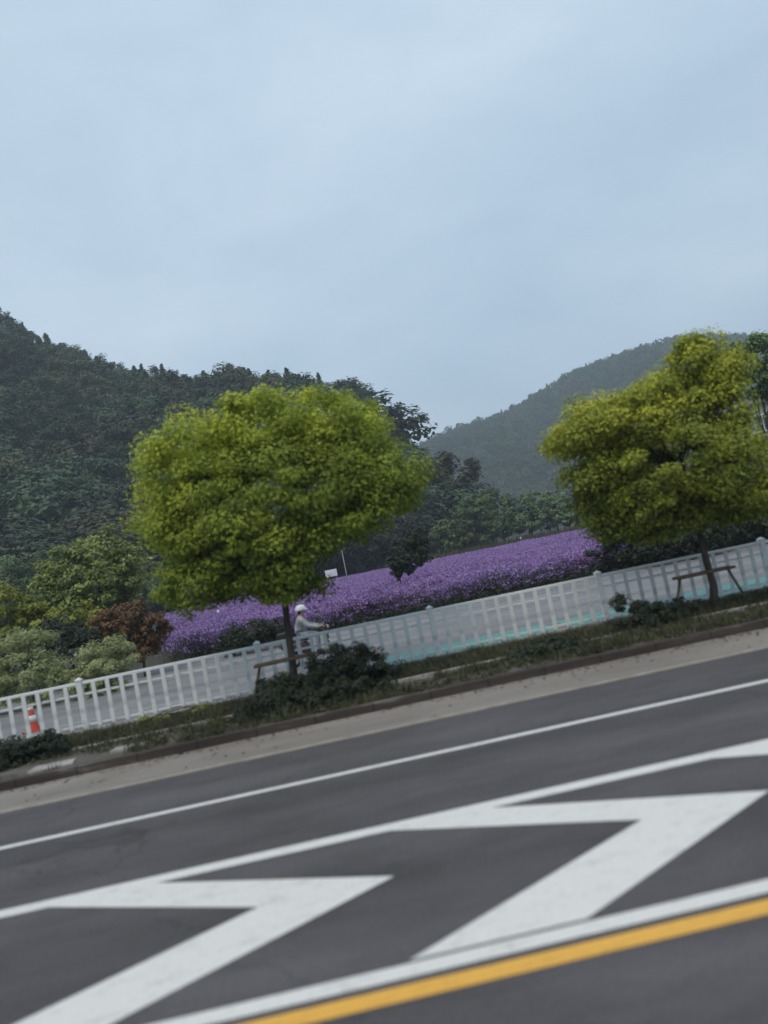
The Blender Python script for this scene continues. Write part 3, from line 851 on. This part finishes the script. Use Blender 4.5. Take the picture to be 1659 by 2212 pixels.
# shrubs on the verge
shrub(111, (-0.9, 15.35, 0.08), [(-1.7, 15.3, 0.36, 0.75, 0.5, 0.34), (-0.55, 15.35, 0.54, 0.8, 0.55, 0.52), (0.15, 15.3, 0.42, 0.6, 0.5, 0.42), (-1.1, 15.0, 0.4, 0.8, 0.6, 0.38), (-1.9, 14.3, 0.26, 0.7, 0.5, 0.24), (-1.0, 14.2, 0.26, 0.8, 0.5, 0.24), (-0.2, 14.5, 0.24, 0.7, 0.5, 0.22)],
      L['dark'], 'wide dark shrub on the verge under the scooter rider', 230, 0.19, 120)
shrub(112, (6.0, 15.6, 0.08), [(5.5, 15.6, 0.42, 0.45, 0.45, 0.42), (6.4, 15.6, 0.34, 0.6, 0.45, 0.34), (5.8, 15.1, 0.3, 0.8, 0.5, 0.28)],
      L['dark'], 'small dark shrub on the verge beside the right street tree', 80, 0.16, 110)
for sd, x, y, w, lab in ((115, 8.6, 15.5, 0.8, 'low dark weeds on the verge just past the right street tree trunk'), (116, 10.3, 15.2, 0.8, 'low dark weeds on the verge at the right edge of the photo'),
                         (117, 3.3, 14.5, 0.75, 'low dark weeds on the verge midway between the two street trees')):
    shrub(sd, (x, y, 0.08), [(x, y, 0.2, w, 0.5, 0.2), (x + 0.5, y - 0.25, 0.16, 0.6, 0.4, 0.16)], L['dark'], lab, 70, 0.14, 90, group='low weeds on the verge')
shrub(113, (-6.75, 14.9, 0.08), [(-6.9, 14.9, 0.33, 0.7, 0.5, 0.30), (-6.15, 14.95, 0.32, 0.45, 0.45, 0.26), (-7.6, 14.8, 0.25, 0.5, 0.4, 0.24)],
      L['dark'], 'low dark green shrub on the verge in front of the traffic cone', 100, 0.16, 110)
shrub(114, (-4.6, 16.4, 0.08), [(-4.6, 16.4, 0.14, 0.45, 0.3, 0.14), (-3.6, 16.5, 0.13, 0.5, 0.3, 0.13)],
      L['olive'], 'lowest olive weed shrub at the foot of the white fence', 40, 0.1, 70)

# ------------------------------------------------------------------ trees and shrubs beyond the fence
tree('round_tree', 121, (-14.3, 45, 0.0), 3.6, 0.16,
     [(-14.4, 45, 5.0, 3.0, 2.8, 2.0), (-13.6, 45, 6.3, 1.6, 1.6, 1.1), (-16.4, 45, 4.6, 1.4, 1.5, 1.2), (-12.2, 45, 5.0, 1.3, 1.4, 1.2), (-14.8, 45, 3.6, 2.6, 2.2, 0.9)],
     L['olive'], 180, 0.55, 90, 0.24, 0.16, 'olive green round crowned tree behind the pale green bushes')
tree('bushy_tree', 122, (-15.0, 34, 0.0), 2.0, 0.12,
     [(-15.2, 34, 3.4, 1.6, 1.6, 1.5), (-13.4, 34, 2.7, 1.1, 1.2, 1.0), (-16.6, 34, 3.6, 1.5, 1.5, 1.6), (-11.6, 33.5, 2.6, 1.2, 1.1, 0.8)],
     L['yellow'], 150, 0.42, 100, 0.17, 0.11, 'yellowish bushy tree at the photo edge behind the taller pale bush')
tree('bushy_tree', 123, (-12.0, 30, 0.0), 1.0, 0.08,
     [(-11.2, 30, 1.5, 1.7, 1.0, 1.3), (-9.6, 30, 1.3, 1.2, 1.0, 1.0)],
     L['dark'], 110, 0.36, 90, 0.14, 0.09, 'dark olive bushy thicket in the gap between the two pale bushes')
shrub(124, (-10.4, 25, 0.1), [(-10.4, 25, 1.35, 1.15, 1.0, 1.35), (-11.6, 25, 1.2, 1.0, 0.9, 1.2)], L['willow'],
      'taller pale grey green bush behind the fence at the photo edge', 130, 0.30, 110, 0.13, 0.04)
shrub(125, (-8.0, 25, 0.1), [(-7.95, 25, 0.95, 0.95, 0.8, 1.0), (-8.5, 24.8, 0.7, 0.85, 0.7, 0.7)], L['willow'],
      'smaller pale grey green bush behind the fence below the reddish bush', 110, 0.26, 110, 0.13, 0.04)
tree('red_leaved_bush', 126, (-7.7, 28, 0.08), 1.4, 0.05,
     [(-8.1, 28, 2.25, 1.2, 1.0, 0.62), (-7.2, 28, 1.75, 0.7, 0.8, 0.55), (-7.6, 28, 1.2, 0.55, 0.6, 0.6)],
     L['red'], 90, 0.26, 90, 0.12, 0.08, 'reddish brown leaved bush beside the purple flowers', 'shrub')
shrub(127, (-3.75, 29, 0.08), [(-3.75, 29, 0.75, 1.15, 0.8, 0.6), (-4.6, 29, 0.6, 0.6, 0.6, 0.5)], L['dark'],
      'dark bush behind the fence in front of the purple flowers', 80, 0.26, 90, 0.1, 0.06)
tree('small_tree', 128, (2.15, 40, 0.03), 1.6, 0.10,
     [(3.35, 40, 2.55, 1.05, 1.0, 1.0), (2.75, 40, 2.2, 0.7, 0.7, 0.5), (3.9, 40, 3.2, 0.6, 0.6, 0.6), (2.9, 40, 1.75, 0.6, 0.6, 0.35)],
     L['dark'], 90, 0.28, 80, 0.14, 0.09, 'small leaning dark tree standing in the purple flowers', n_limb=10, top_dx=0.5)
# understorey under the right street tree
for sd, x, w, hh, lab in ((131, 11.3, 1.4, 2.0, 'dark bush at the end of the purple flowers'), (132, 13.6, 1.5, 2.2, 'dark bush seen between the leaning bush and the house'),
                          (133, 16.2, 1.6, 2.4, 'dark bush below the right street tree crown'), (134, 19.0, 1.6, 2.7, 'dark bush at the right end of the bush row')):
    shrub(sd, (x, 30 + (sd % 3) * 0.7, 0.0), [(x, 30 + (sd % 3) * 0.7, hh * 0.5, w, 1.0, hh * 0.5), (x + 0.7, 30, hh * 0.45, 0.8, 0.9, hh * 0.4)], L['dark'], lab, 110, 0.34, 80, 0.13, 0.09,
          group='dark bushes under the right street tree')
tree('leafy_tree', 135, (22.6, 38, 0.0), 4.2, 0.17,
     [(23.6, 38, 7.7, 1.5, 1.8, 1.1), (22.9, 38, 8.9, 1.35, 1.4, 1.5), (26.0, 38, 6.8, 1.6, 1.6, 2.0), (21.4, 38, 3.8, 1.6, 1.6, 1.0), (25.5, 38, 4.5, 1.8, 1.8, 1.6)],
     L['mid'], 210, 0.5, 90, 0.2, 0.13, 'tall mid green tree beside the white house')
# mid trees beyond the field
for sd, x, y, w, hh, mt, lab in (
        (141, 15.8, 112, 2.9, 6.6, 'mid', 'left end tree of the row beyond the purple field'),
        (142, 20.3, 113, 4.2, 9.6, 'mid', 'broad pale green round tree in the row beyond the purple field'),
        (143, 25.6, 121, 3.6, 10.9, 'mid', 'tallest tree in the row beyond the purple field'),
        (144, 28.3, 114, 3.7, 9.0, 'mid', 'broad dark green tree in the middle of the row beyond the field'),
        (145, 32.6, 115, 3.4, 8.2, 'mid', 'lower green tree right of the middle in the far row'),
        (146, 36.6, 118, 3.0, 6.6, 'dark', 'dark low tree beside the dry brown bush in the far row'),
        (147, 8.2, 116, 4.0, 9.8, 'dark', 'dark tree at the foot of the left hill spur'),
        (148, 42.5, 119, 3.4, 6.4, 'mid', 'low tree past the dry brown bush in the far row'),
        (149, 2.0, 113, 4.2, 9.0, 'dark', 'dark tree hidden low behind the left street tree'),
        (150, -5.0, 112, 4.2, 8.6, 'dark', 'dark broad tree at the foot of the left hill behind the street tree')):
    r = np.random.default_rng(sd)
    lumps = [(x, y, hh * 0.56, w * 0.85, w * 0.85, hh * 0.36)]
    for k in range(5):
        a = r.uniform(0, 6.28); lumps.append((x + math.cos(a) * w * 0.5, y + math.sin(a) * w * 0.5, hh * r.uniform(0.4, 0.8), w * 0.45, w * 0.45, hh * 0.17))
    tree('field_edge_tree', sd, (x, y, 0.0), hh * 0.4, 0.2, lumps, L[mt], 120, 0.7, 46, 0.42, 0.28, lab, group='trees beyond the flower field', n_limb=10)
shrub(151, (39.3, 108, 0.0), [(39.3, 108, 1.5, 2.3, 1.5, 1.5), (41.5, 108, 1.2, 1.6, 1.2, 1.2)], L['brown'], 'dry brown bush at the far edge of the purple field', 70, 0.5, 50, 0.25, 0.15)
shrub(152, (35.0, 107, 0.0), [(35.0, 107, 1.7, 1.3, 1.2, 1.6)], L['olive'], 'light green bush in front of the far tree row', 50, 0.45, 50, 0.25, 0.15)
# hill-foot trees on the left
for sd, x, y, w, hh, lab in ((161, -39.0, 99, 4.2, 14.0, 'broad tree at the hill foot nearest the photo edge'), (162, -33.5, 101, 3.6, 11.0, 'broad tree at the hill foot above the round olive tree'),
                             (163, -27.0, 104, 4.0, 10.5, 'broad tree at the hill foot right of the round olive tree'), (164, -46.0, 103, 4.5, 13.5, 'broad tree at the hill foot outermost of its row')):
    r = np.random.default_rng(sd)
    lumps = [(x, y, hh * 0.56, w * 0.85, w * 0.85, hh * 0.36)]
    for k in range(5):
        a = r.uniform(0, 6.28); lumps.append((x + math.cos(a) * w * 0.5, y + math.sin(a) * w * 0.5, hh * r.uniform(0.4, 0.85), w * 0.45, w * 0.45, hh * 0.15))
    tree('hill_foot_tree', sd, (x, y, 0.0), hh * 0.4, 0.22, lumps, L['mid'], 130, 0.75, 46, 0.42, 0.28, lab, group='trees at the foot of the left hill', n_limb=10)

# ------------------------------------------------------------------ house on the right
house = empty('house', (43.3, 72, 0.0)); tag(house, 'white rendered house with dark windows behind the right street tree', 'house')
HW, HD, HH = 4.7, 4.0, 9.6
Geo().box(-HW, HW, -HD, HD, -0.2, HH).build('wall', M['wall'], house)
for fl in (3.1, 6.2):
    Geo().box(-HW - .06, HW + .06, -HD - .06, -HD - .002, fl - .1, fl + .1).build('string_course', M['concrete'], house)
rf = Geo()
rf.add([(-HW - .5, -HD - .5, HH + .002), (HW + .5, -HD - .5, HH + .002), (HW + .5, HD + .5, HH + .002), (-HW - .5, HD + .5, HH + .002),
        (-HW - .5, -HD - .5, HH + .2), (HW + .5, -HD - .5, HH + .2), (HW + .5, HD + .5, HH + .2), (-HW - .5, HD + .5, HH + .2), (-2.2, 0, HH + 1.5), (2.2, 0, HH + 1.5)],
       [(3, 2, 1, 0), (0, 1, 5, 4), (1, 2, 6, 5), (2, 3, 7, 6), (3, 0, 4, 7), (4, 5, 9, 8), (5, 6, 9), (6, 7, 8, 9), (7, 4, 8)])
rf.build('roof', M['roof'], house)
for fl in range(3):
    for cx in (-3.2, 0, 3.2):
        z0 = 0.9 + fl * 3.1
        if fl == 0 and cx == 0:
            d = Geo().box(-.55, .55, -HD - .05, -HD - .003, 0, 2.2).build('door', M['roof'], house)
            Geo().tube([(0.4, -HD - .09, 1.0), (0.4, -HD - .09, 1.15)], 0.02, 6).build('handle', M['metal'], d)
            continue
        f = Geo()
        for a, b, c, e_ in ((-.85, .85, 0, .09), (-.85, .85, 1.51, 1.6), (-.85, -.76, .092, 1.508), (.76, .85, .092, 1.508), (-.03, .03, .092, 1.508)):
            f.box(cx + a, cx + b, -HD - .07, -HD - .003, z0 + c, z0 + e_)
        w_ = f.build('window', M['rail_white'], house)
        Geo().box(cx - .757, cx + .757, -HD - .035, -HD - .006, z0 + .095, z0 + 1.505).build('pane', M['glass'], w_)
        Geo().box(cx - .95, cx + .95, -HD - .16, -HD - .003, z0 - .09, z0 - .003).build('sill', M['concrete'], w_)

# ------------------------------------------------------------------ small things
sign = empty('sign_board', (-1.2, 60, 0.03)); tag(sign, 'small white board on two posts at the back of the purple flowers', 'sign')
Geo().box(-.46, .46, -.02, .02, 1.95, 2.5).build('board', M['sign_white'], sign, bevel=0.008)
for sx in (-.36, .36):
    Geo().tube([(sx, 0.055, -0.1), (sx, 0.055, 2.45)], 0.03, 8).build('post', M['pole_grey'], sign)
po_ = empty('pole', (-0.05, 60, 0.03)); tag(po_, 'thin grey pole standing beside the small white board', 'pole')
Geo().tube([(0, 0, -0.1), (0.0, 0, 3.75)], [0.05, 0.035], 10).build('shaft', M['pole_grey'], po_)
Geo().lathe((0, 0, 3.75), (0, 0, 1), [(0.05, 0), (0.05, 0.04), (0.01, 0.07)], 10).build('cap', M['pole_grey'], po_)
for i, (x, y, hh, lab) in enumerate(((-3.1, 48, 1.75, 'pale marker post in the purple flowers just left of the white board'), (-11.5, 46, 1.75, 'pale marker post in the purple flowers beside the reddish bush'),
                                     (-10.4, 48, 1.75, 'pale marker post second from the reddish bush in the purple flowers'), (-8.2, 48, 1.35, 'pale marker post third from the reddish bush in the purple flowers'),
                                     (20.0, 86, 1.8, 'pale marker post in the purple flowers below the broad pale green tree'), (29.5, 90, 1.8, 'pale marker post in the purple flowers near the dry brown bush'))):
    r = empty('marker_post', (x, y, 0.03)); tag(r, lab, 'post', 'marker posts in the flower field')
    Geo().tube([(0, 0, -0.1), (0, 0, hh - 0.12)], 0.035, 8).build('shaft', M['pole_grey'], r)
    Geo().lathe((0, 0, hh - 0.12), (0, 0, 1), [(0.05, 0), (0.085, 0.05), (0.085, 0.14), (0.03, 0.2)], 10).build('cap', M['sign_white'], r)

cone = empty('traffic_cone', (-8.15, 19.3, 0.10)); tag(cone, 'red and white traffic cone on the path behind the fence', 'traffic cone')
Geo().box(-.19, .19, -.19, .19, 0.0, 0.035).build('base', M['cone_red'], cone, bevel=0.012)
Geo().lathe((0, 0, .036), (0, 0, 1), [(.15, 0), (.145, .02), (.118, .2), (.092, .36), (.062, .54), (.045, .62), (.03, .625)], 28).build('body', M['cone_red'], cone)
Geo().lathe((0, 0, .036), (0, 0, 1), [(.1205, .205), (.0958, .35)], 28).build('band', M['cone_white'], cone)
Geo().lathe((0, 0, .036), (0, 0, 1), [(.0757, .475), (.0625, .555)], 28).build('band', M['cone_white'], cone)

# ------------------------------------------------------------------ scooter and rider (both face +X)
SX, SY, SZ = -1.30, 21.0, 0.10
sc = empty('motor_scooter', (SX, SY, SZ)); tag(sc, 'dark motor scooter ridden along the path behind the fence', 'scooter')
for wx in (-0.56, 0.62):
    wh = empty('wheel', (wx, 0, 0.225)); wh.parent = sc
    Geo().lathe((0, 0, 0), (0, 1, 0), [(.15, -.045), (.2, -.05), (.222, -.025), (.225, 0), (.222, .025), (.2, .05), (.15, .045)], 28).build('tyre', M['rubber'], wh)
    Geo().lathe((0, 0, 0), (0, 1, 0), [(.03, -.06), (.14, -.048), (.148, -.052), (.148, .052), (.14, .048), (.03, .06)], 20).build('rim', M['metal'], wh)
def hull(sections, name, mat, parent, sub=1):
    """loft of rounded-rectangle sections (x, z_low, z_high, half width) along x"""
    g = Geo(); n = 10; vs, fs = [], []
    for x, zl, zh, hw in sections:
        for k in range(n):
            t = 2 * math.pi * (k + 0.5) / n
            c_, s_ = math.cos(t), math.sin(t)
            vs.append((x, hw * math.copysign(abs(c_) ** 0.7, c_), (zl + zh) / 2 + (zh - zl) / 2 * math.copysign(abs(s_) ** 0.7, s_)))
    m_ = len(sections)
    for i in range(m_ - 1):
        for k in range(n):
            k2 = (k + 1) % n
            fs.append((i * n + k, (i + 1) * n + k, (i + 1) * n + k2, i * n + k2))
    fs += [tuple(range(n)), tuple((m_ - 1) * n + k for k in range(n - 1, -1, -1))]
    g.add(vs, fs, 0, True)
    return g.build(name, mat, parent, sub=sub)
hull([(-.86, .60, .68, .07), (-.78, .50, .72, .13), (-.45, .40, .72, .17), (-.15, .30, .69, .16), (-.02, .26, .62, .13), (.02, .27, .40, .10)], 'body', M['scooter_paint'], sc)
hull([(-.10, .22, .285, .15), (.15, .22, .28, .16), (.40, .22, .285, .14)], 'floorboard', M['dark_plastic'], sc)
hull([(-.70, .70, .76, .12), (-.5, .70, .80, .15), (-.2, .69, .775, .15), (-.02, .66, .745, .11)], 'seat', M['dark_plastic'], sc)
g = Geo(); g.tube([(.40, 0, .24), (.46, 0, .55), (.43, 0, .90)], [.08, .06, .045], 10)
g.build('steering_column', M['dark_plastic'], sc)
g = Geo()
sec = [(.36, .24, .10), (.41, .40, .19), (.43, .62, .21), (.42, .82, .17), (.41, .93, .10)]
vs = []
for x, z, hw in sec:
    vs += [(x - .02, -hw, z), (x + .06, -hw * .4, z), (x + .06, hw * .4, z), (x - .02, hw, z), (x - .045, hw * .9, z), (x + .02, hw * .4, z), (x + .02, -hw * .4, z), (x - .045, -hw * .9, z)]
fs = [(i * 8 + k, i * 8 + (k + 1) % 8, (i + 1) * 8 + (k + 1) % 8, (i + 1) * 8 + k) for i in range(4) for k in range(8)] + [tuple(range(7, -1, -1)), tuple(32 + k for k in range(8))]
g.add(vs, fs, 0, True); g.build('leg_shield', M['scooter_paint'], sc, sub=1)
g = Geo()
for sy in (-.075, .075):
    g.tube([(.62, sy, .225), (.54, sy, .45), (.47, sy * .8, .62)], [.018, .02, .022], 8)
g.build('front_fork', M['metal'], sc)
g = Geo()
arc = [(.62 + .25 * math.cos(t), .225 + .25 * math.sin(t)) for t in [rad(a) for a in range(15, 156, 20)]]
vs = [(x, y, z) for x, z in arc for y in (-.06, .06)] + [(.62 + (x - .62) * .94, y, .225 + (z - .225) * .94) for x, z in arc for y in (-.06, .06)]
n = len(arc)
fs = [(2 * i, 2 * i + 1, 2 * i + 3, 2 * i + 2) for i in range(n - 1)] + [(2 * n + 2 * i, 2 * n + 2 * i + 2, 2 * n + 2 * i + 3, 2 * n + 2 * i + 1) for i in range(n - 1)]
fs += [(2 * i, 2 * i + 2, 2 * n + 2 * i + 2, 2 * n + 2 * i) for i in range(n - 1)] + [(2 * i + 1, 2 * n + 2 * i + 1, 2 * n + 2 * i + 3, 2 * i + 3) for i in range(n - 1)]
g.add(vs, fs, 0, True); g.build('front_mudguard', M['cream_plastic'], sc)
hb = Geo().tube([(.36, -.33, .97), (.40, -.2, .96), (.43, 0, .93), (.40, .2, .96), (.36, .33, .97)], .014, 8).build('handlebar', M['metal'], sc)
for sy in (-1, 1):
    Geo().tube([(.355, sy * .34, .972), (.385, sy * .22, .963)], .02, 8).build('grip', M['rubber'], hb)
    mr_ = Geo().tube([(.40, sy * .2, .97), (.42, sy * .27, 1.10)], .007, 6).build('mirror', M['metal'], sc)
    Geo().lathe((.42, sy * .28, 1.12), (1, 0, 0), [(.02, -.012), (.05, -.01), (.052, 0), (.02, .016)], 14).build('glass', M['dark_plastic'], mr_)
hull([(.36, .86, .96, .06), (.42, .84, 1.0, .11), (.48, .86, .99, .10), (.52, .89, .96, .05)], 'handlebar_cowl', M['scooter_paint'], sc)
Geo().lathe((.50, 0, .925), (1, 0, 0), [(.05, 0), (.048, .02), (.03, .035), (.008, .04)], 16).build('headlight', M['glass_lamp'], sc)
Geo().lathe((-.855, 0, .64), (-1, 0, 0), [(.05, 0), (.045, .015), (.02, .022)], 14).build('tail_light', M['red_lamp'], sc)
g = Geo(); g.box(-.88, -.60, -.15, .15, .79, .99)
bx = g.build('top_box', M['dark_plastic'], sc, bevel=0.03)
g = Geo(); g.tube([(-.82, -.1, .70), (-.84, -.1, .787), (-.62, -.1, .787)], .012, 6).tube([(-.82, .1, .70), (-.84, .1, .787), (-.62, .1, .787)], .012, 6)
g.build('rear_rack', M['metal'], sc)
hull([(-.84, .34, .46, .05), (-.70, .30, .50, .08), (-.5, .2, .36, .08), (-.3, .2, .34, .07)], 'engine_cover', M['cream_plastic'], sc)
g = Geo(); g.box(-.93, -.915, -.09, .09, .44, .56); g.tube([(-.80, 0, .58), (-.92, 0, .50)], .012, 6); g.build('number_plate', M['sign_white'], sc)

def skin_obj(name, joints, bones, mat, parent, sub=2, root=0):
    names = list(joints)
    me = bpy.data.meshes.new(name)
    me.from_pydata([joints[k][0] for k in names], [(names.index(a), names.index(b)) for a, b in bones], [])
    me.materials.append(mat)
    o = bpy.data.objects.new(name, me); link(o, parent)
    md = o.modifiers.new('skin', 'SKIN'); md.use_smooth_shade = True
    if not me.skin_vertices:
        me.skin_vertices.new() if hasattr(me.skin_vertices, 'new') else None
    lay = me.skin_vertices[0].data if me.skin_vertices else None
    if lay:
        for i, k in enumerate(names):
            r = joints[k][1]
            lay[i].radius = r if isinstance(r, tuple) else (r, r)
            lay[i].use_root = (i == root)
    ss = o.modifiers.new('sub', 'SUBSURF'); ss.levels = ss.render_levels = sub
    return o

def ensure_skin(name, joints, bones, mat, parent, sub=2):
    """one continuous surface grown from a skeleton of joints"""
    return skin_obj(name, joints, bones, mat, parent, sub)

person = empty('person', (SX, SY, SZ)); tag(person, 'person in a white helmet and pale jacket riding the scooter', 'person')
J = {'pelvis': ((-.25, 0, .86), (.13, .15)), 'waist': ((-.24, 0, 1.02), (.105, .135)), 'chest': ((-.19, 0, 1.20), (.115, .155)),
     'neck0': ((-.16, 0, 1.33), (.06, .065)), 'neck1': ((-.13, 0, 1.39), (.052, .052)), 'skull': ((-.105, 0, 1.475), (.085, .078)), 'crown': ((-.11, 0, 1.555), (.062, .06)),
     'nose': ((-.02, 0, 1.46), (.016, .016))}
B = [('pelvis', 'waist'), ('waist', 'chest'), ('chest', 'neck0'), ('neck0', 'neck1'), ('neck1', 'skull'), ('skull', 'crown'), ('skull', 'nose')]
arm, leg, foot = {}, {}, {}
for s, t in ((-1, 'r'), (1, 'l')):
    J.update({'sh' + t: ((-.17, s * .19, 1.27), .058), 'el' + t: ((.03, s * .27, 1.06), .042), 'wr' + t: ((.30, s * .275, .985), .028), 'pa' + t: ((.35, s * .275, .99), (.022, .038)),
              'hp' + t: ((-.22, s * .10, .84), .088), 'kn' + t: ((.20, s * .13, .79), .062), 'an' + t: ((.17, s * .12, .36), .038), 'to' + t: ((.33, s * .12, .315), (.03, .038))})
    B += [('chest', 'sh' + t), ('sh' + t, 'el' + t), ('el' + t, 'wr' + t), ('wr' + t, 'pa' + t), ('pelvis', 'hp' + t), ('hp' + t, 'kn' + t), ('kn' + t, 'an' + t), ('an' + t, 'to' + t)]
    for f in range(4):                                  # four fingers curled round the grip, and a thumb under it
        y = s * (.250 + f * .017)
        ln = (.9, 1.0, .95, .8)[f]
        J['f%d%s0' % (f, t)] = ((.385, y, 1.000), .0095); J['f%d%s1' % (f, t)] = ((.385 + .022 * ln, y, .976), .009); J['f%d%s2' % (f, t)] = ((.385 + .004, y, .948 + .006 * f), .008)
        B += [('pa' + t, 'f%d%s0' % (f, t)), ('f%d%s0' % (f, t), 'f%d%s1' % (f, t)), ('f%d%s1' % (f, t), 'f%d%s2' % (f, t))]
    J['t%s0' % t] = ((.345, s * .242, .965), .011); J['t%s1' % t] = ((.372, s * .236, .948), .009)
    B += [('pa' + t, 't%s0' % t), ('t%s0' % t, 't%s1' % t)]
body = ensure_skin('body', J, B, M['skin'], person, 1)
def grow(keys, bones, add, name, mat, extra=None):
    jj = {k: (J[k][0], tuple(r + add for r in (J[k][1] if isinstance(J[k][1], tuple) else (J[k][1], J[k][1])))) for k in keys}
    if extra:
        jj.update(extra)
    return ensure_skin(name, jj, bones, mat, person, 2)
grow(['chest', 'waist', 'pelvis', 'neck0', 'shr', 'elr', 'wrr', 'shl', 'ell', 'wrl'],
     [('chest', 'waist'), ('waist', 'pelvis'), ('chest', 'neck0'), ('chest', 'shr'), ('shr', 'elr'), ('elr', 'wrr'), ('chest', 'shl'), ('shl', 'ell'), ('ell', 'wrl')], .022, 'jacket', M['jacket'])
grow(['pelvis', 'hpr', 'knr', 'anr', 'hpl', 'knl', 'anl'],
     [('pelvis', 'hpr'), ('hpr', 'knr'), ('knr', 'anr'), ('pelvis', 'hpl'), ('hpl', 'knl'), ('knl', 'anl')], .016, 'trousers', M['trousers'])
for s in (-1, 1):
    hull([(.10, .285, .40, .045), (.16, .285, .42, .05), (.26, .285, .36, .052), (.36, .285, .335, .04)], 'shoe', M['dark_plastic'], person).location.y = s * .12
    Geo().lathe((-.105, s * .078, 1.46), (0, s, 0), [(.026, 0), (.03, .008), (.012, .014)], 10).build('ear', M['skin'], person)
    Geo().lathe((-.032, s * .032, 1.485), (1, 0, 0), [(.012, 0), (.010, .008), (.003, .011)], 10).build('eye', M['visor'], person)
Geo().tube([(-.026, -.025, 1.425), (-.018, 0, 1.424), (-.026, .025, 1.425)], .006, 6).build('mouth', M['cone_red'], person)
hull([(-.215, 1.38, 1.50, .06), (-.17, 1.35, 1.54, .085), (-.12, 1.40, 1.55, .088)], 'hair', M['hair'], person)
hm = Geo(); n = 24; vs, fs = [], []
rings = [(.0, 1.0), (.35, .94), (.65, .76), (.85, .53), (.97, .25), (1.0, 0.0), (1.03, -.22)]
for rr, hz in rings:
    for k in range(n):
        t = 2 * math.pi * k / n
        vs.append((-.115 + .142 * rr * math.cos(t), .122 * rr * math.sin(t), 1.515 + .125 * hz))
for i in range(len(rings) - 1):
    for k in range(n):
        fs.append((i * n + k, (i + 1) * n + k, (i + 1) * n + (k + 1) % n, i * n + (k + 1) % n))
hm.add(vs, fs, 0, True)
ho = hm.build('helmet', M['helmet'], person)
so = ho.modifiers.new('thick', 'SOLIDIFY'); so.thickness = 0.012; so.offset = 1
pkv = []
for a in (-50, -25, 0, 25, 50):
    t = rad(a)
    pkv += [(-.115 + .146 * math.cos(t), .126 * math.sin(t), 1.515), (-.115 + .146 * math.cos(t) + .075 * math.cos(t * .6), .13 * math.sin(t), 1.50)]
vz = Geo().add(pkv, [(2 * i, 2 * i + 1, 2 * i + 3, 2 * i + 2) for i in range(4)], 0, True).build('visor', M['helmet'], ho)
so = vz.modifiers.new('thick', 'SOLIDIFY'); so.thickness = 0.008

# ------------------------------------------------------------------ haze: the air between the hills and the road
mt = bpy.data.materials.new('air'); mt.use_nodes = True
nt = mt.node_tree; nt.nodes.clear()
out = nt.nodes.new('ShaderNodeOutputMaterial'); pv = nt.nodes.new('ShaderNodeVolumePrincipled')
pv.inputs['Color'].default_value = (0.80, 0.91, 1.0, 1)
pv.inputs['Density'].default_value = 0.00056
pv.inputs['Anisotropy'].default_value = 0.0
nt.links.new(pv.outputs[0], out.inputs['Volume'])
hz = Geo().box(-4600, 4600, -2600, 6600, -4.0, 230).build('haze', mt)
tag(hz, 'pale blue haze hanging between the road and the hills', 'haze', kind='stuff')
